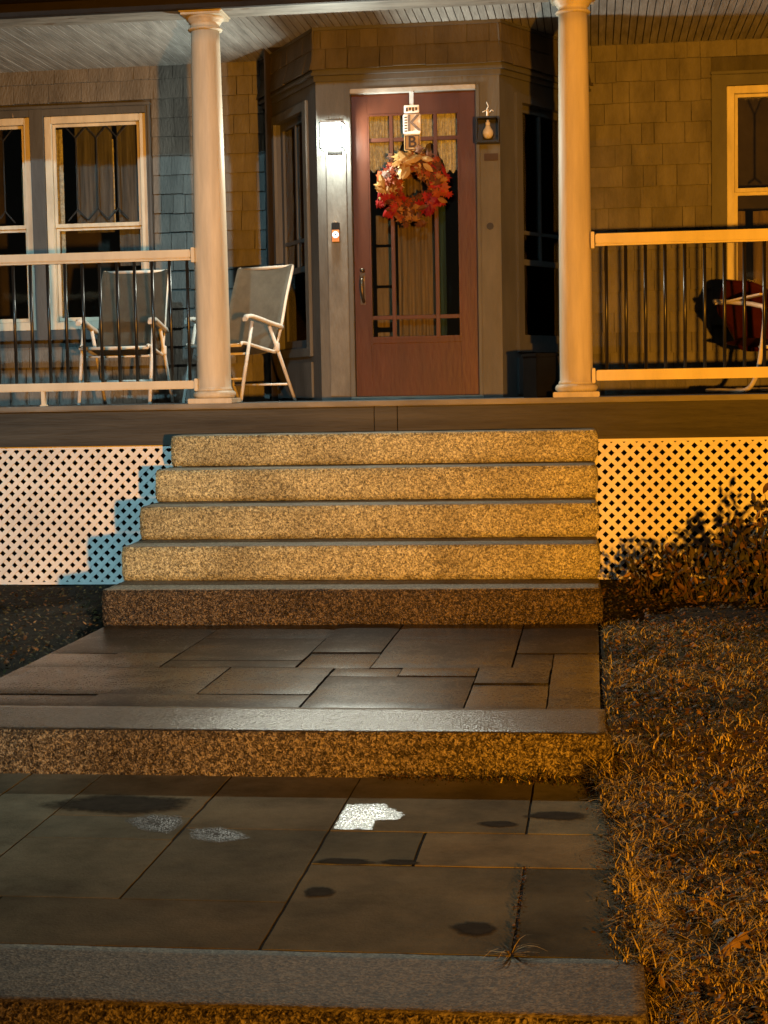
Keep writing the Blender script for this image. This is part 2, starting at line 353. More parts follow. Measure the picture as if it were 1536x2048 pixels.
# ================================================================= GROUND
zU, zL, zB = -1.198, -1.3616, -1.535
def gz(x, y):
    """ground height beside the walk"""
    if x > -1.2:
        t = [(-3, -1.62), (3.2, -1.50), (3.9, -1.42), (4.9, -1.385), (5.5, -1.33), (5.9, -1.225), (6.6, -1.205), (8.2, -1.195), (9.8, -1.19), (20, -1.15)]
    else:
        t = [(-3, -1.62), (3.2, -1.56), (3.9, -1.42), (5.5, -1.38), (6.0, -1.26), (8.2, -1.225), (9.8, -1.22), (20, -1.15)]
    for (a, za), (b, zb) in zip(t[:-1], t[1:]):
        if a <= y <= b: return za + (zb-za)*(y-a)/(b-a)
    return t[0][1] if y < t[0][0] else t[-1][1]
def in_walk(x, y): return -2.75 < x < (0.0 if y > 5.7 else 0.07)
bm = BM(); nx, ny = 150, 150; grid = []
xs = [-30, -15, -8] + [-5 + 8.5*i/nx for i in range(nx+1)] + [6, 12, 30]
ys = [-30, -12, -4] + [1 + 11*i/ny for i in range(ny+1)] + [14, 20, 40]
for y in ys:
    row = []
    for x in xs:
        z = gz(x, y) + 0.022*mnoise.noise(Vector((x*2.3, y*2.3, 0))) + 0.012*mnoise.noise(Vector((x*9, y*9, 3)))
        if in_walk(x, y): z = min(z, zB if y < 3.5 else (zL-0.10 if y < 5.75 else zU-0.1)) - 0.02
        if in_walk(x, y) and y < 3.9: z = min(z, -1.56)
        row.append(bm.verts.new((x, y, z)))
    grid.append(row)
for j in range(len(ys)-1):
    for i in range(len(xs)-1):
        f = bm.faces.new((grid[j][i], grid[j][i+1], grid[j+1][i+1], grid[j+1][i])); f.smooth = True
        f.material_index = 1 if (xs[i] > 0 and ys[j] < 8.1) else 0
struct(obj('ground', bm, [M_['soil'], M_['thatch']]))

# ---- walks: flagstones of each level in one paving mesh
def paving(name, rects, z, m, gap=0.007, thick=0.05, jit=1.0):
    bm = BM(); lay = bm.loops.layers.float_color.new('tone')
    for (x0, x1, y0, y1) in rects:
        n0 = len(bm.verts)
        dz = random.uniform(-0.004, 0.004)*jit
        g = gap*random.uniform(0.5, 1.1)
        tilt = [random.uniform(-0.002, 0.002)*jit for _ in range(4)]
        # subdivided top with slightly ragged edge
        nx_ = max(2, int((x1-x0)/0.06)); ny_ = max(2, int((y1-y0)/0.06)); G = []
        for j in range(ny_+1):
            r_ = []
            for i in range(nx_+1):
                u, v = i/nx_, j/ny_
                x = x0+g/2+(x1-x0-g)*u; y = y0+g/2+(y1-y0-g)*v
                edge = (i in (0, nx_)) or (j in (0, ny_))
                if edge:
                    x += 0.0028*mnoise.noise(Vector((x*14, y*14, 1))); y += 0.0028*mnoise.noise(Vector((x*14, y*14, 7)))
                zz = z+dz+tilt[0]*u+tilt[1]*v+0.0012*min(1, jit)*mnoise.noise(Vector((x*5, y*5, 5))) - (0.004 if edge and jit == 1 else 0)
                r_.append(bm.verts.new((x, y, zz)))
            G.append(r_)
        wetn = random.random(); tone = random.uniform(0.65, 1.3); tw = random.uniform(-0.09, 0.07)
        fs = []
        for j in range(ny_):
            for i in range(nx_):
                f = bm.faces.new((G[j][i], G[j][i+1], G[j+1][i+1], G[j+1][i])); f.smooth = True; fs.append(f)
        ring = [G[0][i] for i in range(nx_)] + [G[j][nx_] for j in range(ny_)] + [G[ny_][i] for i in range(nx_, 0, -1)] + [G[j][0] for j in range(ny_, 0, -1)]
        low = [bm.verts.new((v.co.x, v.co.y, z-thick)) for v in ring]; ring = [bm.verts.new(v.co) for v in ring]
        for k in range(len(ring)):
            fs.append(bm.faces.new((ring[k], low[k], low[(k+1) % len(ring)], ring[(k+1) % len(ring)])))
        for f in fs:
            for l in f.loops: l[lay] = (tone*(1+tw), tone, tone*(1-tw), wetn)

    o = obj(name, bm, m); return struct(o)
UP = [(-2.53, -1.9, 7.33, 8.24), (-1.9, -1.29, 7.78, 8.24), (-1.9, -1.29, 7.12, 7.78), (-1.29, -0.965, 7.35, 8.24), (-0.965, -0.35, 7.76, 8.24),
      (-0.35, 0.025, 7.34, 8.24), (-2.53, -2.2, 6.94, 7.33), (-2.2, -1.9, 6.94, 7.33), (-1.9, -1.29, 6.94, 7.12), (-1.29, -0.965, 6.94, 7.35), (-0.965, -0.35, 6.94, 7.76),
      (-0.35, -0.18, 6.94, 7.34), (-2.53, -1.578, 6.31, 6.94), (-1.578, -1.115, 6.31, 6.94), (-2.53, -1.98, 6.045, 6.31), (-1.98, -1.115, 6.045, 6.31),
      (-1.115, -0.82, 6.74, 6.94), (-0.82, -0.49, 6.74, 6.94), (-1.115, -0.49, 6.045, 6.74), (-0.49, -0.18, 6.57, 6.94), (-0.49, -0.18, 6.045, 6.57),
      (-0.18, 0.025, 6.36, 7.34), (-0.18, 0.025, 6.045, 6.36)]
LO = [(-2.55, -2.02, 4.205, 5.612), (-2.02, -1.755, 4.205, 5.612), (-1.755, -1.285, 5.05, 5.612), (-1.755, -1.285, 4.785, 5.05), (-1.755, -1.28, 4.205, 4.785),
      (-1.28, -0.82, 4.92, 5.612), (-1.28, -0.82, 4.205, 4.92), (-0.82, -0.21, 4.915, 5.612), (-0.21, 0.105, 4.915, 5.612), (-0.82, -0.52, 4.56, 4.915),
      (-0.52, 0.105, 4.56, 4.915), (-0.82, -0.20, 3.835, 4.56), (-0.20, 0.105, 3.835, 4.56), (-2.55, -1.61, 3.835, 4.205), (-1.61, -0.82, 3.835, 4.205)]
paving('upper_path', UP, zU, M_['flag_wet'], 0.009)
paving('lower_path', LO, zL, M_['flag_dry'], 0.010, jit=0.15)
bm = BM(); box(bm, -2.52, 0.02, 6.05, 8.24, zU-0.12, zU-0.022); struct(obj('upper_path_bed', bm, M_['joint']))
bm = BM(); box(bm, -2.54, 0.10, 3.84, 5.61, zL-0.12, zL-0.0045); struct(obj('lower_path_bed', bm, M_['joint']))

# ---- granite blocks, rock-faced: displaced boxes
def block(bm, x0, x1, y0, y1, z0, z1, rag=0.006, step=0.035, topmi=1, seed=0, endbulge=0.0):
    """granite block with split (rough) front and end faces and a flatter top"""
    nx_ = max(2, int((x1-x0)/step)); nz = max(3, int((z1-z0)/step)); ny_ = max(3, int((y1-y0)/step))
    cache = {}
    def V(i, j, k):
        key = (i, j, k)
        if key in cache: return cache[key]
        x = x0+(x1-x0)*i/nx_; y = y0+(y1-y0)*j/ny_; z = z0+(z1-z0)*k/nz
        p = Vector((x*9+seed, y*9, z*9))
        n1 = mnoise.noise(p); n2 = mnoise.noise(p*2.7+Vector((3, 1, 5)))
        if j == 0: y += rag*(n1+0.7*n2) + (0.006 if k in (0, nz) else 0)
        if i == nx_: x += rag*1.3*(n1+0.7*n2) - (0.006 if k in (0, nz) else 0) + endbulge*math.sin(PI*k/nz)
        if i == 0: x -= rag*(n2+0.5*n1) - (0.006 if k in (0, nz) else 0)
        if k == nz: z += 0.0018*n1 + rag*0.25*n2*(1 if j == 0 else 0.2) - (0.003 if j == 0 else 0)
        cache[key] = bm.verts.new((x, y, z)); return cache[key]
    def quad(a, b, c, d, mi):
        f = bm.faces.new((a, b, c, d)); f.smooth = True; f.material_index = mi
    for i in range(nx_):
        for k in range(nz):
            quad(V(i, 0, k), V(i+1, 0, k), V(i+1, 0, k+1), V(i, 0, k+1), 0)
            quad(V(i, ny_, k), V(i, ny_, k+1), V(i+1, ny_, k+1), V(i+1, ny_, k), 0)
        for j in range(ny_):
            quad(V(i, j, nz), V(i+1, j, nz), V(i+1, j+1, nz), V(i, j+1, nz), topmi)
            quad(V(i, j, 0), V(i, j+1, 0), V(i+1, j+1, 0), V(i+1, j, 0), 0)
    for j in range(ny_):
        for k in range(nz):
            quad(V(0, j, k), V(0, j, k+1), V(0, j+1, k+1), V(0, j+1, k), 0)
            quad(V(nx_, j, k), V(nx_, j+1, k), V(nx_, j+1, k+1), V(nx_, j, k+1), 0)
t = thing('granite_steps', 'flight of five speckled granite steps rising from the wet walk to the porch', 'steps', (-1.26, 8.2, zU))
d5, td, hh, z5 = 9.712, 0.367, 0.19, -0.2585
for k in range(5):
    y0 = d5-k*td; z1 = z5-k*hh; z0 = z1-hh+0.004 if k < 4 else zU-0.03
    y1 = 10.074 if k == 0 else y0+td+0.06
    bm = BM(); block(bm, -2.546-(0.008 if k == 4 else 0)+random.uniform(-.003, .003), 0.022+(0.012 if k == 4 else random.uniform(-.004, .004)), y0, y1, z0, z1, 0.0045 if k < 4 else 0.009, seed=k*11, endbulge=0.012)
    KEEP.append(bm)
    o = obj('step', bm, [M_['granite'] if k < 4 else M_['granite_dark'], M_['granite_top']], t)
    if k == 4: o['label'] = 'dark bottom granite step'
bm = BM(); block(bm, -2.62, 0.045, 5.613, 6.04, zL-0.06, zU, 0.009, seed=80, endbulge=0.01)
tag(obj('granite_edge_slab', bm, [M_['granite_path'], M_['granite_wet']], loc=(-1.28, 5.8, zL)), 'long wet granite slab edging the upper walk, sparkling on top', 'stone slab')
bm = BM(); block(bm, -2.62, 0.110, 3.455, 3.829, zB-0.08, zL, 0.006, seed=130)
tag(obj('granite_edge_slab', bm, [M_['granite_path'], M_['granite_top']], loc=(-1.25, 3.6, zB)), 'dry granite slab along the bottom of the photo, edging the lower walk', 'stone slab')
bm = BM(); box(bm, -2.6, 0.15, 0.5, 3.45, zB-0.1, zB); struct(obj('front_path', bm, M_['granite_path']))

# ---- damp patches and the puddle: thin irregular films
def filmify(m, thresh=0.45, soft=0.25, speckle=None):
    """fade the film out towards its edge with the 'edge' attribute broken by noise"""
    t = m.node_tree; b = t.nodes['Principled BSDF']; N = t.nodes.new; L = t.links.new
    at = N('ShaderNodeAttribute'); at.attribute_name = 'edge'; tc = N('ShaderNodeTexCoord')
    n = N('ShaderNodeTexNoise'); n.inputs['Scale'].default_value = 34; n.inputs['Detail'].default_value = 8; n.inputs['Roughness'].default_value = 0.7; L(tc.outputs['Object'], n.inputs['Vector'])
    ma = N('ShaderNodeMath'); ma.operation = 'MULTIPLY_ADD'; L(n.outputs['Fac'], ma.inputs[0]); ma.inputs[1].default_value = 0.9 if not speckle else 1.0; L(at.outputs['Fac'], ma.inputs[2])
    mr = N('ShaderNodeMapRange'); mr.inputs[1].default_value = thresh+0.45-soft/2; mr.inputs[2].default_value = thresh+0.45+soft/2; L(ma.outputs[0], mr.inputs[0])
    L(mr.outputs[0], b.inputs['Alpha'])
    if speckle:
        g = N('ShaderNodeTexNoise'); g.inputs['Scale'].default_value = 170; g.inputs['Detail'].default_value = 3; L(tc.outputs['Object'], g.inputs['Vector'])
        m2 = N('ShaderNodeMath'); m2.operation = 'MULTIPLY_ADD'; L(at.outputs['Fac'], m2.inputs[0]); m2.inputs[1].default_value = 0.16; L(g.outputs['Fac'], m2.inputs[2])
        r2 = N('ShaderNodeMapRange'); r2.inputs[1].default_value = 0.56; r2.inputs[2].default_value = 0.66; r2.inputs[3].default_value = speckle[0]; r2.inputs[4].default_value = speckle[1]
        L(m2.outputs[0], r2.inputs[0]); L(r2.outputs[0], b.inputs['Roughness'])
PUD1 = [(-0.815, 5.243), (-0.691, 5.255), (-0.60, 5.12), (-0.615, 5.05), (-0.69, 5.04), (-0.685, 4.925), (-0.812, 4.925)]
PUD2 = [(-1.51, 5.01), (-1.429, 5.08), (-1.32, 5.06), (-1.292, 4.985), (-1.31, 4.84), (-1.42, 4.88)]
PUD3 = [(-1.265, 4.905), (-1.168, 4.94), (-1.08, 4.875), (-1.04, 4.81), (-1.131, 4.75), (-1.235, 4.79)]
filmify(M_['damp'], 0.26, 0.55); filmify(M_['puddle'], 0.12, 0.06, (0.34, 0.10)); filmify(M_['puddle_dull'], 0.34, 0.6, (0.40, 0.85))
def film(name, cx, cy_, rx, ry, m, z, label, cat, seed, lob=0.25, group=None, n=48, pts=None):
    bm = BM(); lay = bm.verts.layers.float.new('edge'); ce = bm.verts.new((cx, cy_, z+0.0016)); ce[lay] = 1.0; rings = []
    out = []
    for i in range(n):
        if pts:
            q = i/n*len(pts); k = int(q); f = q-k; P, Q = pts[k], pts[(k+1) % len(pts)]; out.append((P[0]+(Q[0]-P[0])*f, P[1]+(Q[1]-P[1])*f))
        else:
            a = 2*PI*i/n; r = 1+lob*mnoise.noise(Vector((math.cos(a)*1.4+seed, math.sin(a)*1.4, seed)))*2
            r += 0.06*mnoise.noise(Vector((math.cos(a)*6+seed, math.sin(a)*6, 0))); r *= 1.35
            out.append((cx+rx*r*math.cos(a), cy_+ry*r*math.sin(a)))
    for k, v in ((0.35, 0.80), (0.7, 0.42), (1.0, 0.0)):
        ring = []
        for (x, y) in out:
            vv = bm.verts.new((cx+(x-cx)*k, cy_+(y-cy_)*k, z+0.0016)); vv[lay] = v; ring.append(vv)
        rings.append(ring)
    for i in range(n): bm.faces.new((ce, rings[0][i], rings[0][(i+1) % n]))
    for A, B in zip(rings[:-1], rings[1:]):
        for i in range(n): bm.faces.new((A[i], B[i], B[(i+1) % n], A[(i+1) % n]))
    KEEP.append(bm)
    return tag(obj(name, bm, m, loc=(cx, cy_, z)), label, cat, group)
film('puddle', -0.745, 5.09, 0, 0, M_['puddle'], zL, 'bright glinting puddle on the lower walk, the one nearest its middle', 'puddle', 2, pts=PUD1)
film('puddle', -1.385, 4.965, 0, 0, M_['puddle_dull'], zL, 'dull shallow puddle left of the middle joint, leftmost of the puddles', 'puddle', 6, pts=PUD2)
film('puddle', -1.17, 4.86, 0, 0, M_['puddle_dull'], zL, 'thin greyish puddle just right of the joint, between the two other puddles', 'puddle', 9, pts=PUD3)
DP = [(-0.749, 4.296, 0.037, 0.038, 'small round damp spot on the large paving stone, left one of the pair', 12),
      (-0.304, 4.026, 0.045, 0.045, 'oval damp spot on the large paving stone beside the weedy joint', 15),
      (-0.30, 5.02, 0.05, 0.03, 'ragged damp stain below the upper granite slab, right of the bright puddle', 18),
      (-0.12, 5.13, 0.08, 0.045, 'wider damp stain at the far right of the lower walk by the grass', 21),
      (-1.56, 5.20, 0.19, 0.10, 'broad dark damp stain on the small stone at upper left of the lower walk', 24),
      (-0.72, 4.585, 0.075, 0.028, 'thin damp streak along the front joint, left of its twin', 27),
      (-0.56, 4.59, 0.045, 0.025, 'short damp streak along the front joint near the small cross joint', 30)]
for (x, y, rx, ry, lb, sd) in DP:
    film('damp_spot', x, y, rx, ry, M_['damp'], zL, lb, 'damp spot', sd, 0.12, 'damp spots on the lower walk')

# ================================================================= HOUSE
DW, DB = 12.13, 11.12           # wall plane, entry bay plane
house = thing('house', 'grey shingled house front with a deep porch and a red brown front door', 'house', (-1.2, 12.0, zU))
def shingles(x0, x1, z0, z1, holes, frame=None, course=0.142, m='shingle', seed=1, zstart=None):
    """overlapping shingle courses; frame maps (u, out, z) to world"""
    rnd = random.Random(seed); bm = BM(); tl = bm.loops.layers.float_color.new('tone')
    if frame is None: frame = lambda u, o, z: (u, DW-o, z)
    z = z0; row = 0
    while z < z1-0.01:
        zt = min(z+course, z1); x = x0 - rnd.uniform(0, 0.15)
        while x < x1:
            wd = rnd.choice([0.09, 0.12, 0.15, 0.18, 0.22, 0.26]); a, b = max(x, x0), min(x+wd, x1); x += wd
            if b-a < 0.01: continue
            jz = rnd.uniform(-0.004, 0.004); pr = rnd.uniform(0.019, 0.027); zl = z+jz
            segs = [(a, b)]
            for (hx0, hx1, hz0, hz1) in holes:
                ns = []
                for (p, q) in segs:
                    if zt <= hz0 or z >= hz1 or q <= hx0 or p >= hx1: ns.append((p, q)); continue
                    if p < hx0: ns.append((p, hx0))
                    if q > hx1: ns.append((hx1, q))
                segs = ns
            gp = rnd.choice([0.0008, 0.0012, 0.002, 0.0035])
            for (p, q) in segs:
                if q-p < 0.008: continue
                p2, q2 = p+gp, q-gp
                pts = [frame(p2, pr, zl), frame(q2, pr+rnd.uniform(-.001, .002), zl), frame(q2, 0.003, zt+0.012), frame(p2, 0.003, zt+0.012),
                       frame(p2, -0.004, zl), frame(q2, -0.004, zl), frame(q2, -0.004, zt+0.012), frame(p2, -0.004, zt+0.012)]
                vs = [bm.verts.new(c) for c in pts]
                tn = rnd.uniform(0.90, 1.1)
                for f in [(0, 1, 2, 3), (4, 7, 6, 5), (0, 4, 5, 1), (3, 2, 6, 7), (0, 3, 7, 4), (1, 5, 6, 2)]:
                    for l in bm.faces.new([vs[i] for i in f]).loops: l[tl] = (tn, tn, tn, 1)
        z = zt; row += 1
    return obj('shingle_siding', bm, M_[m], house)
LW1, LW2, RWN = (-4.95, -4.20, 0.50, 2.10), (-4.09, -3.30, 0.50, 2.10), (0.98, 1.80, 0.50, 2.12)   # window openings (wall plane)
ZF, ZC = -0.07, 2.445
shingles(-5.6, -2.40, ZF, ZC, [(-5.1, -3.255, 0.42, 2.18)], seed=4)
shingles(-0.02, 3.2, ZF, ZC, [(0.87, 1.95, 0.42, 2.225)], seed=9, course=0.150)
# wall slabs with openings
def wall(x0, x1, holes):
    bm = BM(); tl = bm.loops.layers.float_color.new('tone'); hs = sorted(holes)
    y0, y1 = DW+0.002, DW+0.14; x = x0
    for (a, b, c, d) in hs:
        box(bm, x, a, y0, y1, ZF-0.3, ZC+0.2); box(bm, a, b, y0, y1, ZF-0.3, c); box(bm, a, b, y0, y1, d, ZC+0.2); x = b
    box(bm, x, x1, y0, y1, ZF-0.3, ZC+0.2)
    for f in bm.faces:
        for l in f.loops: l[tl] = (0.5, 0.5, 0.5, 1)
    return obj('wall', bm, M_['shingle'], house)
wall(-5.6, -2.38, [LW1, LW2]); wall(-0.04, 3.2, [RWN])
# dark rooms
bm = BM()
def room(bm, x0, x1, y0, y1, z0, z1):
    vs = box(bm, x0, x1, y0, y1, z0, z1)
    for f in [f for f in bm.faces if all(v in vs for v in f.verts) and abs(f.calc_center_median().y-y0) < 1e-4]: bmesh.ops.delete(bm, geom=[f], context='FACES_ONLY')
room(bm, -5.5, -2.5, DW+0.145, DW+1.6, ZF, ZC); room(bm, 0.0, 3.0, DW+0.145, DW+1.6, ZF, ZC)
room(bm, -2.3, -0.1, DB+0.55, DB+2.6, ZF, ZC)
obj('room_interior', bm, M_['interior'], house)

# windows
def sheet_wave(bm, x0, x1, y, z0, z1, amp, n, hemf=None, nz=1, mi=0):
    cols = []
    for i in range(n+1):
        x = x0+(x1-x0)*i/n; yy = y+amp*math.sin(i*1.35)+amp*0.5*math.sin(i*0.57+1)
        zb = z0 if hemf is None else hemf((x-x0)/(x1-x0))
        cols.append([bm.verts.new((x, yy, zb+(z1-zb)*k/nz)) for k in range(nz+1)])
    for a, b in zip(cols[:-1], cols[1:]):
        for k in range(nz):
            f = bm.faces.new((a[k], b[k], b[k+1], a[k+1])); f.smooth = True; f.material_index = mi
def bar_(bm, p, q, wd, y0, y1):
    """flat bar in the x-z plane from p to q"""
    p = Vector((p[0], 0, p[1])); q = Vector((q[0], 0, q[1])); t_ = (q-p).normalized(); n_ = Vector((-t_.z, 0, t_.x))*wd/2
    vs = [bm.verts.new(Vector((v.x, yy, v.z))) for yy in (y0, y1) for v in (p-n_, q-n_, q+n_, p+n_)]
    for f in [(0, 1, 2, 3), (7, 6, 5, 4), (0, 4, 5, 1), (1, 5, 6, 2), (2, 6, 7, 3), (3, 7, 4, 0)]: bm.faces.new([vs[i] for i in f])
def window(o4, zmeet, seed, ncame=3, style='diamond', curtains=()):
    x0, x1, z0, z1 = o4; fw = 0.052
    y = DW
    bm = BM()
    # outer frame (storm) in white paint
    box(bm, x0, x0+fw, y-0.012, y+0.05, z0, z1, 0.003); box(bm, x1-fw, x1, y-0.012, y+0.05, z0, z1, 0.003)
    box(bm, x0+fw, x1-fw, y-0.012, y+0.05, z1-fw, z1, 0.003); box(bm, x0+fw, x1-fw, y-0.012, y+0.05, z0, z0+0.06, 0.003)
    fr = obj('window', bm, M_['sash'], house)
    bm = BM(); a, b = x0+fw+0.004, x1-fw-0.004; w2 = 0.022
    for (c, d, yy) in ((zmeet, z1-fw-0.004, y+0.012), (z0+0.064, zmeet-0.0, y+0.034)):
        box(bm, a, a+w2, yy, yy+0.02, c, d); box(bm, b-w2, b, yy, yy+0.02, c, d)
        box(bm, a+w2, b-w2, yy, yy+0.02, c, c+0.028); box(bm, a+w2, b-w2, yy, yy+0.02, d-w2, d)
    obj('sash', bm, M_['sash'], fr)
    bm = BM(); box(bm, a+w2-.004, b-w2+.004, y+0.020, y+0.023, zmeet+0.024, z1-fw-0.022); box(bm, a+w2-.004, b-w2+.004, y+0.043, y+0.046, z0+0.088, zmeet-0.018)
    obj('pane', bm, M_['glass'], fr)
    # leaded bars: uprights that fork into points at both ends
    bm = BM(); A, B = a+w2, b-w2; zt, zb = z1-fw-0.026, zmeet+0.03; dx = (B-A)/(ncame+1) if style == 'diamond' else (B-A)/2
    for k in range(1, ncame+1):
        xx = A+dx*k; h_ = 0.085
        if style == 'diamond':
            bar_(bm, (xx, zb+h_+0.02), (xx, zt-h_), 0.008, y+0.014, y+0.019)
            for s in (-1, 1):
                bar_(bm, (xx, zb+h_+0.02), (xx+s*dx/2, zb+0.02), 0.011, y+0.0142, y+0.0192)
                bar_(bm, (xx, zt-h_), (xx+s*dx/2, zt), 0.008, y+0.0142, y+0.0192)
        else:
            bar_(bm, (xx, zb+0.05), (xx, zt-0.14), 0.014, y+0.014, y+0.019)
            for s in (-1, 1):
                bar_(bm, (xx, zb+0.05), (xx+s*0.05, zb+0.01), 0.012, y+0.0142, y+0.0192); bar_(bm, (xx, zt-0.14), (xx+s*0.06, zt), 0.010, y+0.0142, y+0.0192)
    obj('leading', bm, M_['came'], fr)
    for (u0, u1, zz0, zz1, m, off) in curtains:
        bm = BM(); sheet_wave(bm, x0+(x1-x0)*u0, x0+(x1-x0)*u1, y+0.10+off, z0+(z1-z0)*zz0, z0+(z1-z0)*zz1, 0.010, max(6, int((u1-u0)*40)))
        obj('curtain', bm, M_[m], fr)
    return fr
window(LW1, 1.27, 1, curtains=[(0.02, 0.5, 0.02, 0.98, 'drape_grey', 0), (0.84, 0.98, 0.5, 0.98, 'drape', 0)])
window(LW2, 1.27, 2, curtains=[(0.06, 0.13, 0.04, 0.95, 'lace', 0), (0.25, 0.62, 0.46, 0.98, 'drape_grey', 0.01), (0.50, 0.62, 0.5, 0.9, 'lace', 0.04), (0.66, 0.9, 0.30, 0.98, 'drape_grey', 0.03)])
window(RWN, 1.37, 3, ncame=1, style='fork', curtains=[(0.04, 0.17, 0.02, 0.46, 'drape', 0.02), (0.24, 0.96, 0.02, 0.46, 'drape', 0.04)])
# casings around the windows
def casing(x0, x1, z0, z1, holes, head):
    bm = BM(); y0, y1 = DW-0.032, DW+0.001
    hx = sorted(holes); box(bm, x0, hx[0][0]-0.003, y0, y1, z0, z1)
    for a, b in zip(hx[:-1], hx[1:]): box(bm, a[1]+0.003, b[0]-0.003, y0, y1, z0, z1)
    box(bm, hx[-1][1]+0.003, x1, y0, y1, z0, z1)
    for h in hx:
        box(bm, h[0]-.003, h[1]+.003, y0+0.002, y1, h[3]+0.003, z1-0.001)
        box(bm, h[0]-.003, h[1]+.003, y0+0.002, y1, z0+0.001, h[2]-0.003)
    box(bm, x0-0.012, x1+0.012, y0-0.02, y1, z1, z1+0.022, 0.004)
    box(bm, x0-0.02, x1+0.02, y0-0.035, y1, z0-0.03, z0, 0.004)
    box(bm, x1-0.008, x1+0.006, y0-0.008, y1, z0, z1); box(bm, x0-0.006, x0+0.008, y0-0.008, y1, z0, z1)
    return obj('window_casing', bm, M_['trim'], house)
casing(-5.08, -3.27, 0.45, 2.155, [LW1, LW2], 0.1)
casing(0.875, 1.94, 0.45, 2.20, [RWN], 0.1)

# ceiling: beaded boards running front to back
bm = BM(); x = -5.6; k = 0
while x < 3.3:
    wdt = 0.052; jz = random.uniform(-0.0015, 0.0015)
    g = 0.008 if k % 2 else 0.005
    vs = box(bm, x+g/2, x+wdt-g/2, 10.40, 12.14, ZC+jz, ZC+0.02)
    x += wdt; k += 1
obj('porch_ceiling', bm, M_['ceiling'], house)
bm = BM(); box(bm, -5.6, 3.3, 9.9, 12.6, ZC+0.012, ZC+0.05); obj('ceiling_backing', bm, M_['beam'], house)
# entry beam across the porch front
bm = BM(); box(bm, -5.6, 3.3, 10.13, 10.40, 2.378, ZC+0.01, 0.003); obj('beam_underside', bm, M_['soffit'], house)
bm = BM(); box(bm, -5.6, 3.3, 10.10, 10.129, 2.372, 3.0); box(bm, -5.6, 3.3, 10.085, 10.0998, 2.372, 2.425, 0.004); box(bm, -5.6, 3.3, 10.03, 10.0998, 2.50, 2.60, 0.01)
obj('porch_beam', bm, M_['beam'], house)
bm = BM(); box(bm, -5.8, 3.5, 9.75, 12.8, 3.0, 3.12); obj('roof', bm, M_['beam'], house)

# porch floor, edge board, fascia
bm = BM()
y = 10.105
while y < DW+0.05:
    box(bm, -5.6, 3.3, y, y+0.076, ZF-0.02, ZF); y += 0.08
obj('porch_floor', bm, M_['floor'], house)
bm = BM(); box(bm, -5.6, 3.3, 10.052, 10.10, ZF-0.032, ZF+0.001, 0.006); obj('floor_edge', bm, M_['nosing'], house)
bm = BM(); 
for (a, b, yy) in ((-5.6, -1.345, 10.083), (-1.195, 3.3, 10.083)): box(bm, a, b, yy, 10.099, -0.326, ZF-0.033)
box(bm, -1.340, -1.200, 10.079, 10.099, -0.326, ZF-0.033, 0.002)
obj('fascia_board', bm, M_['fascia'], house)
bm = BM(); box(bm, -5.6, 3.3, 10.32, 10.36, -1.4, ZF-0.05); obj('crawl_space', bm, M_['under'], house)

# ---- entry bay
P0, P1, P2, P3 = Vector((-2.405, DW, 0)), Vector((-1.84, DB, 0)), Vector((-0.595, DB, 0)), Vector((-0.02, DW, 0))
Zv = Vector((0, 0, 1))
def frame_of(a, b):
    ux = (b-a).normalized(); uo = ux.cross(Zv); L_ = (b-a).length
    if uo.y > 0: uo = -uo
    return a, ux, uo, L_
XD0, XD1, ZD1 = -1.603, -0.757, 1.995
bm = BM()
# front face boards around the door: left pilaster, right pilaster, head
box(bm, P1.x, XD0-0.035, DB, DB+0.12, ZF, 2.12); box(bm, XD1+0.028, P2.x, DB, DB+0.12, ZF, 2.12)
box(bm, XD0-0.035, XD1+0.028, DB+0.001, DB+0.12, ZD1+0.035, 2.12)
obj('door_casing', bm, M_['casing'], house)
bm = BM()
box(bm, XD0-0.034, XD0-0.002, DB-0.008, DB+0.10, ZF, ZD1+0.034, 0.004); box(bm, XD1+0.002, XD1+0.027, DB-0.008, DB+0.10, ZF, ZD1+0.034, 0.004)
obj('door_frame', bm, M_['casing'], house)
bm = BM(); box(bm, XD0-0.002, XD1+0.002, DB-0.006, DB+0.10, ZD1+0.003, ZD1+0.034, 0.003); obj('door_head_bead', bm, M_['doortrim'], house)
bm = BM(); box(bm, XD0-0.03, XD1+0.03, DB-0.02, DB+0.16, ZF+0.0005, ZF+0.022, 0.004); obj('threshold', bm, M_['nosing'], house)
# raised board on the left pilaster (carries lamp and bell)
bm = BM(); box(bm, -1.775, XD0-0.036, DB-0.014, DB-0.0005, ZF+0.03, 1.62, 0.003); obj('pilaster_board', bm, M_['board'], house)
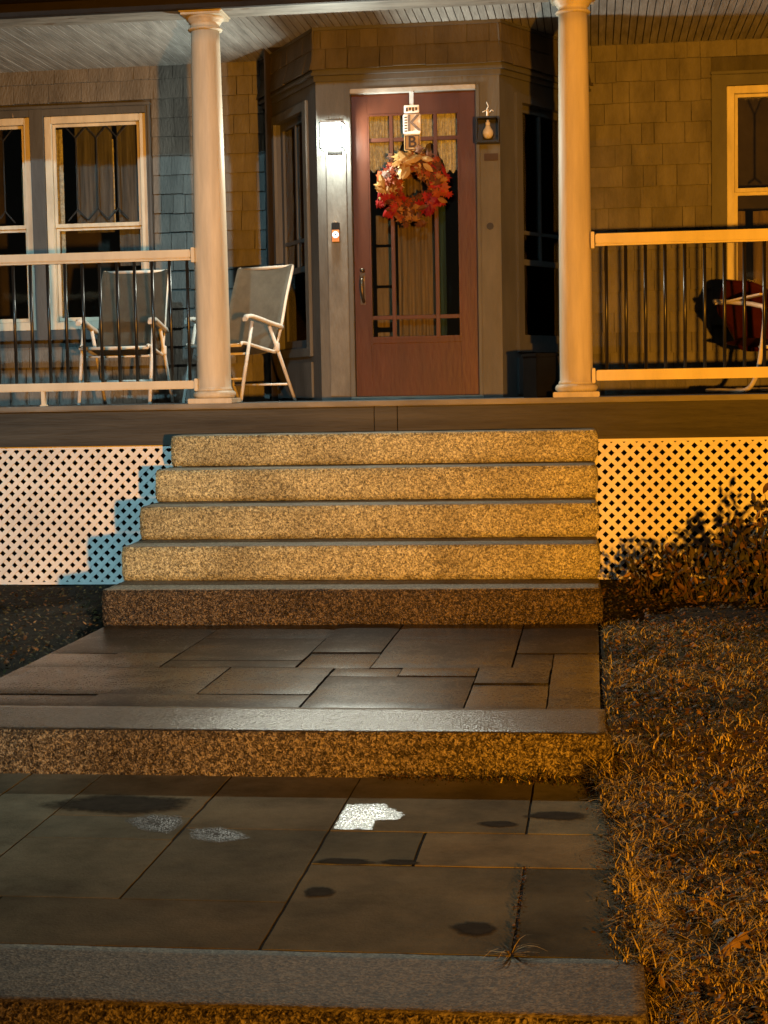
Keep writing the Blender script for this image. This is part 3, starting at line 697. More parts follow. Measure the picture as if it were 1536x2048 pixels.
# chamfered sides with sidelights
def side(a, b, mir):
    o_, ux, uo, L_ = frame_of(a, b)
    def B(bm, u0, u1, o0, o1, z0, z1): obox(bm, o_, ux, uo, Zv, (u0, o0, z0), (u1, o1, z1))
    s0, s1 = (0.30, 0.93) if not mir else (0.25, 0.88)
    bm = BM(); B(bm, 0, s0, -0.10, 0, ZF, 2.13); B(bm, s1, L_, -0.10, 0, ZF, 2.13); B(bm, s0, s1, -0.10, 0, 1.93, 2.13); B(bm, s0, s1, -0.10, 0, ZF, 0.30)
    obj('bay_side_wall', bm, M_['trim'], house)
    bm = BM()
    for (u0, u1, z0, z1) in ((s0-0.07, s0, 0.24, 1.99), (s1, s1+0.07, 0.24, 1.99), (s0, s1, 1.93, 1.99), (s0, s1, 0.24, 0.30)): B(bm, u0, u1, 0.001, 0.024, z0, z1)
    B(bm, s0-0.07, s1+0.07, 0.001, 0.018, ZF+0.02, 0.20)
    obj('bay_side_trim', bm, M_['casing'] if not mir else M_['trim'], house)
    bm = BM(); f = 0.05
    B(bm, s0+.001, s0+f, -0.06, -0.03, 0.301, 1.929); B(bm, s1-f, s1-.001, -0.06, -0.03, 0.301, 1.929); B(bm, s0+f, s1-f, -0.06, -0.03, 1.88, 1.929); B(bm, s0+f, s1-f, -0.06, -0.03, 0.301, 0.36)
    B(bm, s0+f, s1-f, -0.06, -0.03, 0.84, 0.88); B(bm, s0+f, s1-f, -0.055, -0.032, 1.05, 1.075); B(bm, (s0+s1)/2-0.012, (s0+s1)/2+0.012, -0.055, -0.032, 0.88, 1.88)
    fr = obj('sidelight', bm, M_['trim'], house)
    bm = BM(); B(bm, s0+f-.003, s1-f+.003, -0.050, -0.047, 0.36, 1.88); obj('pane', bm, M_['glass'], fr)
    bm = BM(); B(bm, s0+f, s1-f, -0.115, -0.11, 0.34, 0.86); obj('panel', bm, M_['trim'], fr)
    bm = BM(); B(bm, s0-0.1, s1+0.1, -0.30, -0.28, 0.0, 2.1); obj('screen', bm, M_['interior'], fr)
side(P0, P1, False); side(P2, P3, True)
# header band with shingles, flared over a cornice mould
def lerp(a, b, t): return a+(b-a)*t
C0, C1, C2, C3 = Vector((-2.43, DW+0.02, 0)), Vector((-1.855, DB-0.0, 0)), Vector((-0.580, DB-0.0, 0)), Vector((0.01, DW+0.02, 0))
bm = BM()
def prism_band(bm, ins, outs_, z0, z1):
    """closed band between an inner polyline and an outer polyline"""
    n = len(ins); V0 = [bm.verts.new((p.x, p.y, z0)) for p in outs_]; V1 = [bm.verts.new((p.x, p.y, z1)) for p in outs_]
    I0 = [bm.verts.new((p.x, p.y, z0)) for p in ins]; I1 = [bm.verts.new((p.x, p.y, z1)) for p in ins]
    for i in range(n-1):
        bm.faces.new((V0[i], V0[i+1], V1[i+1], V1[i])); bm.faces.new((I0[i+1], I0[i], I1[i], I1[i+1]))
        bm.faces.new((V0[i+1], V0[i], I0[i], I0[i+1])); bm.faces.new((V1[i], V1[i+1], I1[i+1], I1[i]))
    bm.faces.new((V0[0], V1[0], I1[0], I0[0])); bm.faces.new((V0[-1], I0[-1], I1[-1], V1[-1]))
def off(poly, d):
    out = []
    for i, p in enumerate(poly):
        ns = []
        for a, b in ((poly[i-1], p) if i else (None, None), (p, poly[i+1]) if i < len(poly)-1 else (None, None)):
            if a is not None:
                u = (b-a).normalized(); n_ = u.cross(Zv); n_ = -n_ if n_.y > 0 else n_; ns.append(n_)
        n_ = sum(ns, Vector((0, 0, 0))).normalized(); out.append(p+n_*d/max(0.5, n_.dot(ns[0])))
    return out
PL = [P0, P1, P2, P3]
prism_band(bm, off(PL, -0.1), off(PL, 0.004), 2.121, ZC); obj('header_core', bm, M_['trim'], house)
bm = BM(); prism_band(bm, off(PL, 0.001), off(PL, 0.040), 2.122, 2.140); prism_band(bm, off(PL, 0.001), off(PL, 0.028), 2.1402, 2.158); prism_band(bm, off(PL, 0.001), off(PL, 0.016), 2.085, 2.1215)
obj('cornice', bm, M_['trim'], house)
for a, b, sd in ((P0, P1, 21), (P1, P2, 22), (P2, P3, 23)):
    o_, ux, uo, L_ = frame_of(a, b)
    def fr(u, o, z, o_=o_, ux=ux, uo=uo):
        fl = 0.032*max(0, (2.30-z)/0.14)**1.4 if z < 2.30 else 0
        p = o_+ux*u+uo*(o*0.55+0.006+fl); return (p.x, p.y, z)
    shingles(-0.02, L_+0.02, 2.162, ZC-0.001, [], frame=fr, course=0.142, m='header', seed=sd)
bm = BM(); prism_band(bm, off(PL, 0.001), off(PL, 0.022), ZC-0.022, ZC-0.0015); obj('ceiling_bead', bm, M_['trim'], house)

# ---- the front door
YD = DB+0.045
def door():
    bm = BM(); gx0, gx1, gz0, gz1 = -1.495, -0.876, 0.352, 1.857; z0 = ZF+0.025
    box(bm, XD0, gx0, YD, YD+0.045, z0, ZD1, 0.002); box(bm, gx1, XD1, YD, YD+0.045, z0, ZD1, 0.002)
    box(bm, gx0, gx1, YD+0.0005, YD+0.045, gz1, ZD1); 
    box(bm, gx0, gx1, YD+0.012, YD+0.04, z0+0.12, gz0-0.03); box(bm, gx0, gx1, YD+0.0005, YD+0.045, z0, z0+0.12); box(bm, gx0, gx1, YD+0.0005, YD+0.045, gz0-0.035, gz0)
    d = obj('front_door', bm, M_['door'], house)
    bm = BM(); mu = 0.026; xs_ = (-1.335, -1.035)
    for x in xs_: box(bm, x-mu/2, x+mu/2, YD+0.004, YD+0.04, gz0, gz1, 0.003)
    cols = [(gx0, xs_[0]-mu/2), (xs_[0]+mu/2, xs_[1]-mu/2), (xs_[1]+mu/2, gx1)]
    for (a, b) in cols:
        for z in (1.69, 0.49): box(bm, a, b, YD+0.005, YD+0.039, z-mu/2, z+mu/2, 0.003)
    box(bm, -1.185-mu/2, -1.185+mu/2, YD+0.0045, YD+0.0395, 1.703, gz1)
    # beads round the glass
    for (a, b, c, e) in ((gx0, gx0+0.01, gz0, gz1), (gx1-0.01, gx1, gz0, gz1)): box(bm, a, b, YD-0.004, YD+0.012, c, e)
    box(bm, gx0+.01, gx1-.01, YD-0.004, YD+0.003, gz0-0.004, gz0+0.008); box(bm, gx0+.01, gx1-.01, YD-0.004, YD+0.003, gz1-0.008, gz1+0.004)
    obj('muntins', bm, M_['door'], d)
    bm = BM(); box(bm, gx0, gx1, YD+0.020, YD+0.023, gz0, gz1); obj('pane', bm, M_['glass'], d)
    # lace valance with a scalloped hem, parted drapes behind
    def hem(u): 
        return 1.44+0.16*abs(math.sin(u*PI*2.0+0.2))**0.8+0.02*math.sin(u*40)
    bm = BM(); sheet_wave(bm, gx0-0.01, gx0+0.20, YD+0.06, 0, 1.90, 0.012, 46, lambda u: 1.49-0.0*u+0.14*(u > 0.75)*(u-0.75)*4+0.012*math.sin(u*25)); sheet_wave(bm, gx1-0.17, gx1+0.01, YD+0.06, 0, 1.90, 0.012, 40, lambda u: 1.47+0.22*max(0, 0.45-u)*2+0.012*math.sin(u*25))
    sheet_wave(bm, gx0+0.20, gx1-0.17, YD+0.065, 0, 1.90, 0.010, 40, lambda u: 1.62+0.05*math.sin(u*9)); obj('lace_curtain', bm, M_['lace'], d)
    bm = BM(); sheet_wave(bm, -1.315, -1.06, YD+0.12, 0.30, 1.86, 0.014, 26); obj('drape', bm, M_['drape'], d)
    bm = BM(); sheet_wave(bm, -1.05, -0.985, YD+0.14, 0.30, 1.86, 0.008, 8); obj('drape', bm, M_['drape_teal'], d)
    bm = BM()
    for (z0_, z1_) in ((0.30, 0.395), (0.43, 0.70), (0.72, 0.98), (1.0, 1.20)): box(bm, -1.47, -1.36, YD+0.15, YD+0.17, z0_, z1_, 0.004)
    obj('inner_panel', bm, M_['drape'], d)
    # handle: grip on a plate
    bm = BM(); hx = -1.548
    box(bm, hx-0.018, hx+0.018, YD-0.006, YD, 0.58, 0.80, 0.003)
    tube(bm, smooth_path([(hx, YD-0.006, 0.755), (hx, YD-0.045, 0.75), (hx, YD-0.055, 0.70), (hx+0.004, YD-0.045, 0.64), (hx+0.006, YD-0.006, 0.60)], 6), 0.011, 10)
    box(bm, hx-0.012, hx+0.012, YD-0.05, YD-0.006, 0.766, 0.776, 0.003)
    lathe(bm, hx, YD-0.01, [(0.001, 0.80), (0.016, 0.805), (0.016, 0.825), (0.001, 0.83)], 16)
    obj('handle', bm, M_['bronze'], d)
door()

# ---- columns
def column(cx, cyy, rb, rt_):
    n = 26; prof = []
    for i in range(n+1):
        t_ = i/n; z = 0.035+(2.262-0.035)*t_
        prof.append((rb+(rt_-rb)*(t_**1.7)*1.0, z))
    prof = [(rb+0.010, 0.012), (rb+0.008, 0.022)]+[(rb+0.002, 0.032)]+prof
    bm = BM(); lathe(bm, cx, cyy, prof, 64); s = obj('porch_column', bm, M_['column'], house)
    bm = BM(); box(bm, cx-0.142, cx+0.142, cyy-0.142, cyy+0.142, ZF+0.001, -0.036, 0.004); obj('plinth', bm, M_['column'], s)
    bm = BM(); tr = [(0.10, -0.0358)]+[(rb+0.005+0.024*math.sin(a), -0.012-0.024*math.cos(a)) for a in [PI*i/10 for i in range(11)]]+[(rb+0.004, 0.0125)]
    lathe(bm, cx, cyy, tr, 64); obj('base_moulding', bm, M_['column'], s)
    bm = BM()
    lathe(bm, cx, cyy, [(rt_, 2.262), (rt_+0.016, 2.266), (rt_+0.020, 2.273), (rt_+0.016, 2.280), (rt_+0.002, 2.284), (rt_+0.002, 2.308), (rt_+0.012, 2.312),
                        (rt_+0.012, 2.318), (rt_+0.024, 2.330), (rt_+0.032, 2.343), (rt_+0.032, 2.347)], 64)
    box(bm, cx-0.128, cx+0.128, cyy-0.128, cyy+0.128, 2.3472, 2.364, 0.003); box(bm, cx-0.137, cx+0.137, cyy-0.137, cyy+0.137, 2.3642, 2.3715, 0.002)
    obj('capital', bm, M_['column'], s)
column(-2.392, 10.255, 0.108, 0.090); column(-0.094, 10.255, 0.102, 0.088)

# ================================================================= RAILINGS
def railing(label, x0, x1, bal, zt0, zt1, zb0, zb1, feet, brk):
    t = thing('porch_railing', label, 'railing', ((x0+x1)/2, 10.2, ZF), 'porch railings')
    bm = BM(); box(bm, x0, x1, 10.165, 10.235, zt0+0.012, zt1, 0.006); box(bm, x0, x1, 10.175, 10.225, zt0, zt0+0.011, 0.002); obj('top_rail', bm, M_['white'], t)
    bm = BM(); box(bm, x0, x1, 10.175, 10.225, zb0, zb1, 0.005); obj('bottom_rail', bm, M_['white'], t)
    first = None
    for x in bal:
        if first is None:
            bm = BM(); lathe(bm, x, 10.2, [(0.0105, zb1-0.002), (0.0105, zt0+0.002)], 14); first = obj('baluster', bm, M_['iron'], t); xf = x
        else:
            b = first.copy(); C.objects.link(b); b.parent = t; b.location = (x-xf, 0, 0)
    for x in feet:
        bm = BM(); box(bm, x-0.012, x+0.012, 10.185, 10.215, ZF+0.012, zb0); box(bm, x-0.022, x+0.022, 10.178, 10.222, ZF+0.001, ZF+0.012, 0.003); obj('support_foot', bm, M_['white'], t)
    for (z0, z1) in ((zt0-0.015, zt1+0.012), (zb0-0.014, zb1+0.012)):
        bm = BM(); box(bm, brk-0.011, brk+0.011, 10.160, 10.240, z0, z1, 0.003); obj('bracket', bm, M_['white'], t)
railing('white railing with black round balusters left of the left column', -5.2, -2.506, [-2.506-0.1145*k-0.03 for k in range(0, 22)], 0.838, 0.904, 0.027, 0.079, [-3.505, -4.6], -2.490)
railing('white railing with black round balusters right of the right column', 0.03, 2.9, [0.095+0.1187*k for k in range(0, 22)], 0.852, 0.926, 0.030, 0.095, [1.9], 0.013)

# ================================================================= LATTICE
def lattice(label, x0, x1, z0, z1, yl):
    t = thing('lattice_panel', label, 'lattice', ((x0+x1)/2, yl, z0), 'white lattice panels below the porch')
    pitch = 0.0772; wd = 0.0275; h = z1-z0
    for sgn, yy in ((1, yl), (-1, yl+0.0072)):
        bm = BM(); c = x0-h-1
        c = math.floor(c/pitch)*pitch
        while c < x1+h+1:
            # centre line x = c + sgn*(z - z0)
            za, zb_ = z0, z1
            if sgn > 0: lo, hi = x0-c, x1-c
            else: lo, hi = c-x1, c-x0
            a, b = max(0, lo), min(h, hi)
            if b-a > 0.01:
                p = (c+sgn*a, z0+a); q = (c+sgn*b, z0+b)
                hw = wd*math.sqrt(2)/2
                vs = [bm.verts.new((xx, y_, zz)) for y_ in (yy, yy+0.0065) for (xx, zz) in ((p[0]-hw, p[1]), (p[0]+hw, p[1]), (q[0]+hw, q[1]), (q[0]-hw, q[1]))]
                for f in [(0, 1, 2, 3), (7, 6, 5, 4), (0, 4, 5, 1), (1, 5, 6, 2), (2, 6, 7, 3), (3, 7, 4, 0)]: bm.faces.new([vs[i] for i in f])
            c += pitch
        obj('slats', bm, M_['lattice'], t)
    bm = BM(); box(bm, x0, x1, yl-0.002, yl+0.015, z0-0.008, z0+0.008); box(bm, x0, x1, yl-0.002, yl+0.015, z1-0.012, z1+0.012)
    obj('edge_strip', bm, M_['lattice'], t)
lattice('white diagonal lattice under the porch left of the steps, half in stepped shadow', -5.4, -2.50, -1.205, -0.333, 10.104)
lattice('white diagonal lattice under the porch right of the steps, behind the shrubs', 0.0, 3.0, -1.185, -0.333, 10.104)

# ================================================================= FIXTURES
# lit box lantern
LX, LY, LZ0, LZ1 = -1.712, 10.985, 1.615, 1.785
t = thing('porch_lantern', 'lit square glass box lantern glowing white beside the door', 'lamp', (LX, DB, LZ0))
bm = BM(); box(bm, LX-0.05, LX+0.05, DB-0.022, DB-0.0145+0.012, LZ0-0.02, LZ1+0.02, 0.003); obj('back_plate', bm, M_['black'], t)
bm = BM(); hw = 0.078; fr_ = 0.0035
for sx in (-1, 1):
    for sy_ in (-1, 1):
        x = LX+sx*(hw-fr_); y = LY+0.02+sy_*(hw-fr_)
        if sy_ < 0 or True: box(bm, x-fr_, x+fr_, y-fr_, y+fr_, LZ0, LZ1)
for z in (LZ0, LZ1):
    for s in (-1, 1):
        box(bm, LX-hw, LX+hw, LY+0.02+s*(hw-fr_)-fr_, LY+0.02+s*(hw-fr_)+fr_, z-fr_, z+fr_); box(bm, LX+s*(hw-fr_)-fr_, LX+s*(hw-fr_)+fr_, LY+0.02-hw, LY+0.02+hw, z-fr_, z+fr_)
obj('frame', bm, M_['black'], t)
bm = BM(); box(bm, LX-hw-.003, LX+hw+.003, LY+0.02-hw-.003, LY+0.02+hw+.003, LZ1+0.001, LZ1+0.010, 0.002); obj('cap', bm, M_['steel'], t)
bm = BM(); box(bm, LX-hw+.004, LX+hw-.004, LY+0.02-hw+.004, LY+0.02+hw-.004, LZ0+0.004, LZ1-.004); obj('glass_box', bm, M_['lampglass'], t)
bm = BM(); lathe(bm, LX, LY+0.02, [(0.001, LZ1-0.002), (0.014, LZ1-0.004), (0.016, LZ1-0.02), (0.010, LZ1-0.034), (0.001, LZ1-0.036)], 20); obj('bulb', bm, mat('lit_bulb', (1, 1, 1), emit=((0.95, 1, 0.97), 14), bump=0), t)
pl = bpy.data.lights.new('lantern_light', 'POINT'); pl.energy = 62; pl.color = (0.97, 1.0, 0.84); pl.shadow_soft_size = 0.045
po = bpy.data.objects.new('lantern_light', pl); C.objects.link(po); po.location = (LX, LY+0.015, H+1.69)
po.parent = t; po.location = Vector((LX, LY+0.015, H+1.69))-wloc(t)
pl.use_nodes = True; ln = pl.node_tree; lf = ln.nodes.new('ShaderNodeLightFalloff'); lf.inputs['Strength'].default_value = 1.0
m1 = ln.nodes.new('ShaderNodeMath'); m1.operation = 'MULTIPLY_ADD'; m1.inputs[1].default_value = 0.7
m0 = ln.nodes.new('ShaderNodeMath'); m0.operation = 'MULTIPLY'; m0.inputs[1].default_value = 0.92; ln.links.new(lf.outputs['Linear'], m0.inputs[0])
ln.links.new(lf.outputs['Quadratic'], m1.inputs[0]); ln.links.new(m0.outputs[0], m1.inputs[2]); ln.links.new(m1.outputs[0], ln.nodes['Emission'].inputs['Strength'])


# doorbell
t = thing('doorbell', 'black doorbell with a glowing ring below the lit lantern', 'doorbell', (-1.717, DB-0.014, 1.02))
bx0, bx1 = -1.745, -1.689
bm = BM(); box(bm, bx0, bx1, DB-0.034, DB-0.0142, 1.006, 1.138, 0.005); obj('body', bm, M_['black'], t)
bm = BM(); box(bm, bx0+0.003, bx1-0.003, DB-0.0375, DB-0.0342, 1.008, 1.088, 0.001); obj('face', bm, M_['bellorange'], t)
def ringmesh(bm, cx, y, cz, r0, r1, n=28):
    a = [bm.verts.new((cx+r0*math.cos(2*PI*i/n), y, cz+r0*math.sin(2*PI*i/n))) for i in range(n)]; b = [bm.verts.new((cx+r1*math.cos(2*PI*i/n), y, cz+r1*math.sin(2*PI*i/n))) for i in range(n)]
    a2 = [bm.verts.new((v.co.x, y+0.003, v.co.z)) for v in a]; b2 = [bm.verts.new((v.co.x, y+0.003, v.co.z)) for v in b]
    for i in range(n):
        j = (i+1) % n; bm.faces.new((a[i], a[j], b[j], b[i])); bm.faces.new((b[i], b[j], b2[j], b2[i])); bm.faces.new((a2[i], a2[j], a[j], a[i]))
bm = BM(); ringmesh(bm, -1.717, DB-0.041, 1.055, 0.006, 0.022); obj('light_ring', bm, M_['bellring'], t)
bm = BM(); box(bm, -1.721, -1.713, DB-0.0415, DB-0.038, 1.051, 1.059); obj('button', bm, M_['belldot'], t)

# old unlit fixture: square dark plate, bare bulb, loose wires
fx, fz = -0.672, 1.712
t = thing('old_light_fixture', 'unlit square black fixture with a bare white bulb and loose wires', 'light fixture', (fx, DB, fz-0.09))
bm = BM()
box(bm, fx-0.078, fx+0.078, DB-0.018, DB-0.0008, fz-0.085, fz+0.085, 0.003)
for (a, b, c, d) in ((-0.078, -0.068, -0.085, 0.085), (0.068, 0.078, -0.085, 0.085), (-0.068, 0.068, 0.075, 0.085), (-0.068, 0.068, -0.085, -0.07)): box(bm, fx+a, fx+b, DB-0.10, DB-0.018, fz+c, fz+d)
obj('housing', bm, M_['black'], t)
bm = BM(); bx, by = fx+0.0, DB-0.062
lathe(bm, bx, by, [(0.001, fz-0.058), (0.02, fz-0.054), (0.033, fz-0.038), (0.037, fz-0.020), (0.033, fz-0.002), (0.022, fz+0.014), (0.017, fz+0.026), (0.015, fz+0.032)], 28); obj('bulb', bm, M_['bulb'], t)
bm = BM(); lathe(bm, bx, by, [(0.0155, fz+0.030), (0.0155, fz+0.05), (0.009, fz+0.053), (0.009, fz+0.066)], 20); obj('socket', bm, M_['wire'], t)
bm = BM()
tube(bm, smooth_path([(fx-0.005, DB-0.02, fz+0.12), (fx-0.005, DB-0.03, fz+0.145), (fx+0.004, DB-0.04, fz+0.16), (fx-0.008, DB-0.03, fz+0.19)], 5), 0.003, 6)
tube(bm, smooth_path([(fx+0.0, DB-0.02, fz+0.142), (fx-0.012, DB-0.035, fz+0.134), (fx-0.035, DB-0.03, fz+0.125)], 5), 0.003, 6)
tube(bm, smooth_path([(fx+0.01, DB-0.02, fz+0.12), (fx+0.024, DB-0.035, fz+0.135), (fx+0.038, DB-0.03, fz+0.128)], 5), 0.003, 6)
tube(bm, [(fx-0.003, DB-0.02, fz+0.145), (fx-0.003, DB-0.02, fz+0.10)], 0.008, 8)
obj('wires', bm, M_['wire'], t)
bm = BM(); box(bm, -0.702, -0.608, DB-0.007, DB-0.0008, 1.518, 1.566, 0.001)
tag(obj('number_plate', bm, M_['signbrown'], loc=(-0.655, DB, 1.518)), 'small dark blank rectangular plate under the old light fixture', 'plate')
bm = BM(); ringmesh(bm, -0.668, DB-0.006, 1.083, 0.0005, 0.024); 
tag(obj('old_bell_button', bm, M_['black'], loc=(-0.668, DB, 1.08)), 'round black hole of an old bell on the right door casing', 'bell hole')

# ================================================================= WREATH AND HANGING SIGN
wx, wz, wy = -1.187, 1.347, DB-0.035
def leaf_poly(kind):
    if kind == 'maple':
        pts = [(0, -0.5), (0.10, -0.18), (0.42, -0.30), (0.34, -0.08), (0.55, 0.10), (0.30, 0.12), (0.36, 0.34), (0.14, 0.24), (0, 0.55)]
        return pts + [(-x, y) for x, y in pts[-2:0:-1]]
    if kind == 'oak':
        pts = [(0, -0.55), (0.06, -0.40), (0.20, -0.36), (0.10, -0.22), (0.28, -0.10), (0.12, 0.0), (0.30, 0.20), (0.13, 0.22), (0.17, 0.42), (0, 0.55)]
        return [(x*0.62, y*1.15) for x, y in pts + [(-x, y) for x, y in pts[-2:0:-1]]]
    return [(0, -0.5), (0.16, -0.3), (0.22, 0), (0.14, 0.28), (0, 0.5), (-0.14, 0.28), (-0.22, 0), (-0.16, -0.3)]
def add_leaf(bm, c, nrm, rot_, size, kind, mi, fold=0.25):
    n_ = Vector(nrm).normalized(); a = n_.cross(Vector((0.3, 0.1, 1))).normalized(); b = n_.cross(a)
    ca, sa = math.cos(rot_), math.sin(rot_); u = a*ca+b*sa; v = -a*sa+b*ca
    P = leaf_poly(kind); vs = []
    for (x, y) in P:
        vs.append(bm.verts.new(Vector(c) + u*x*size + v*y*size + n_*size*(-fold*abs(x)*1.2 - fold*0.5*y*y*2)))
    ce = bm.verts.new(Vector(c))
    for i in range(len(vs)):
        f = bm.faces.new((ce, vs[i], vs[(i+1) % len(vs)])); f.material_index = mi
t = thing('wreath', 'round autumn wreath of orange red and gold leaves on the door', 'wreath', (wx, wy, wz))
bm = BM()
ringpts = [(wx+0.16*math.cos(2*PI*i/36), wy, wz+0.16*math.sin(2*PI*i/36)) for i in range(37)]
tube(bm, ringpts, 0.022, 8); obj('ring', bm, M_['stem'], t)
bm = BM(); rnd = random.Random(5)
for i in range(330):
    a = rnd.uniform(0, 2*PI); r = rnd.gauss(0.165, 0.043); r = max(0.095, min(0.255, r))
    ca, sa = math.cos(a), math.sin(a)
    dep = 0.02+0.075*(1-((r-0.165)/0.10)**2)*rnd.uniform(0.3, 1)
    # colour follows the position round the ring
    deg = math.degrees(a)
    if 50 < deg < 130: ch = [2, 2, 5, 0, 3]
    elif 130 <= deg < 200: ch = [0, 0, 5, 1, 3, 2]
    elif 200 <= deg < 235: ch = [1, 0, 1, 3, 0]
    elif 235 <= deg < 290: ch = [3, 3, 0, 3, 2]
    elif 290 <= deg < 335: ch = [4, 4, 1, 3, 1]
    else: ch = [3, 0, 3, 1, 2]
    mi = rnd.choice(ch); nr = Vector((ca*rnd.uniform(0, 1.2)+rnd.uniform(-.5, .5), -1, sa*rnd.uniform(0, 1.2)+rnd.uniform(-.5, .5)))
    add_leaf(bm, (wx+r*ca, wy-dep, wz+r*sa), nr, rnd.uniform(0, 6.28), rnd.uniform(0.055, 0.095), 'maple' if rnd.random() < 0.75 else 'oval', mi, rnd.uniform(0.1, 0.5))
KEEP.append(bm)
obj('leaves', bm, WR, t)
bm = BM()
for (dx, dz, sz, rt2, mi) in ((-0.03, 0.20, 0.14, 0.9, 0), (0.03, 0.19, 0.13, 2.2, 0), (-0.06, 0.11, 0.12, 0.2, 0), (0.11, 0.185, 0.10, 1.6, 0), (-0.025, 0.10, 0.12, 2.9, 0), (-0.19, 0.05, 0.10, 0.5, 0), (-0.2, -0.02, 0.08, 1.5, 0), (0.12, 0.12, 0.09, 1.2, 0)):
    add_leaf(bm, (wx+dx, wy-0.11, wz+dz), (rnd.uniform(-.4, .4), -1, rnd.uniform(-.3, .5)), rt2, sz, 'oval', mi, 0.5)
KEEP.append(bm)
obj('golden_leaves', bm, [WR[5]], t)

def text_mesh(s, size, cx, y, cz, m, name, parent, rot=0.0, depth=0.003, bold=0.0):
    cu = bpy.data.curves.new(name, 'FONT'); cu.body = s; cu.size = size; cu.extrude = depth; cu.align_x = 'CENTER'; cu.align_y = 'CENTER'; cu.offset = bold
    tmp = bpy.data.objects.new('tmp', cu); C.objects.link(tmp); bpy.context.view_layer.update()
    me = bpy.data.meshes.new_from_object(tmp.evaluated_get(bpy.context.evaluated_depsgraph_get()))
    bpy.data.objects.remove(tmp); bpy.data.curves.remove(cu)
    me.name = name
    me.transform(Matrix.Translation((cx, y, cz)) @ Matrix.Rotation(rot, 4, 'Y') @ Matrix.Rotation(PI/2, 4, 'X'))
    return obj(name, me, m, parent)
t = thing('hanging_door_sign', 'white and brown letter tags K and B hanging above the wreath', 'sign', (wx, wy, 1.6))
sx = -1.187; ys_ = DB-0.012
bm = BM(); box(bm, sx-0.014, sx+0.014, ys_+0.006, ys_+0.010, 1.88, ZD1+0.001); box(bm, sx-0.014, sx+0.014, ys_+0.010, YD+0.03, ZD1+0.0005, ZD1+0.0025); obj('hook', bm, M_['steel'], t)
bm = BM(); box(bm, sx-0.05, sx+0.052, ys_-0.006, ys_+0.005, 1.852, 1.905, 0.003); obj('tag_board', bm, M_['signwhite'], t)
bm = BM(); box(bm, sx-0.058, sx+0.062, ys_-0.012, ys_-0.001, 1.712, 1.845, 0.006); obj('tag_board', bm, M_['signwhite'], t)
bm = BM(); box(bm, sx-0.052, sx+0.058, ys_-0.014, ys_-0.003, 1.60, 1.709, 0.004); obj('tag_board', bm, M_['signtan'], t)
bm = BM(); 
for (a, b, c, d) in ((-0.046, -0.041, 1.607, 1.702), (0.047, 0.052, 1.607, 1.702), (-0.041, 0.047, 1.607, 1.612), (-0.041, 0.047, 1.697, 1.702)): box(bm, sx+a, sx+b, ys_-0.0185, ys_-0.0142, c, d)
obj('border', bm, M_['signbrown'], t)
text_mesh('K', 0.155, sx+0.016, ys_-0.015, 1.779, M_['signgrey'], 'letter', t, bold=0.001)
text_mesh('B', 0.105, sx+0.003, ys_-0.018, 1.655, M_['signbrown'], 'letter', t, bold=0.002)
bm = BM(); rnd = random.Random(3)
for k in range(6): box(bm, sx-0.048, sx-0.030, ys_-0.0155, ys_-0.0125, 1.728+k*0.018, 1.728+k*0.018+0.008)
obj('lettering', bm, M_['signbrown'], t); bm = BM()
for k in range(4): box(bm, sx-0.036+k*0.021, sx-0.024+k*0.021, ys_-0.0085, ys_-0.0062, 1.862+0.006*(k % 2), 1.888)
obj('lettering', bm, M_['signbrown'], t)

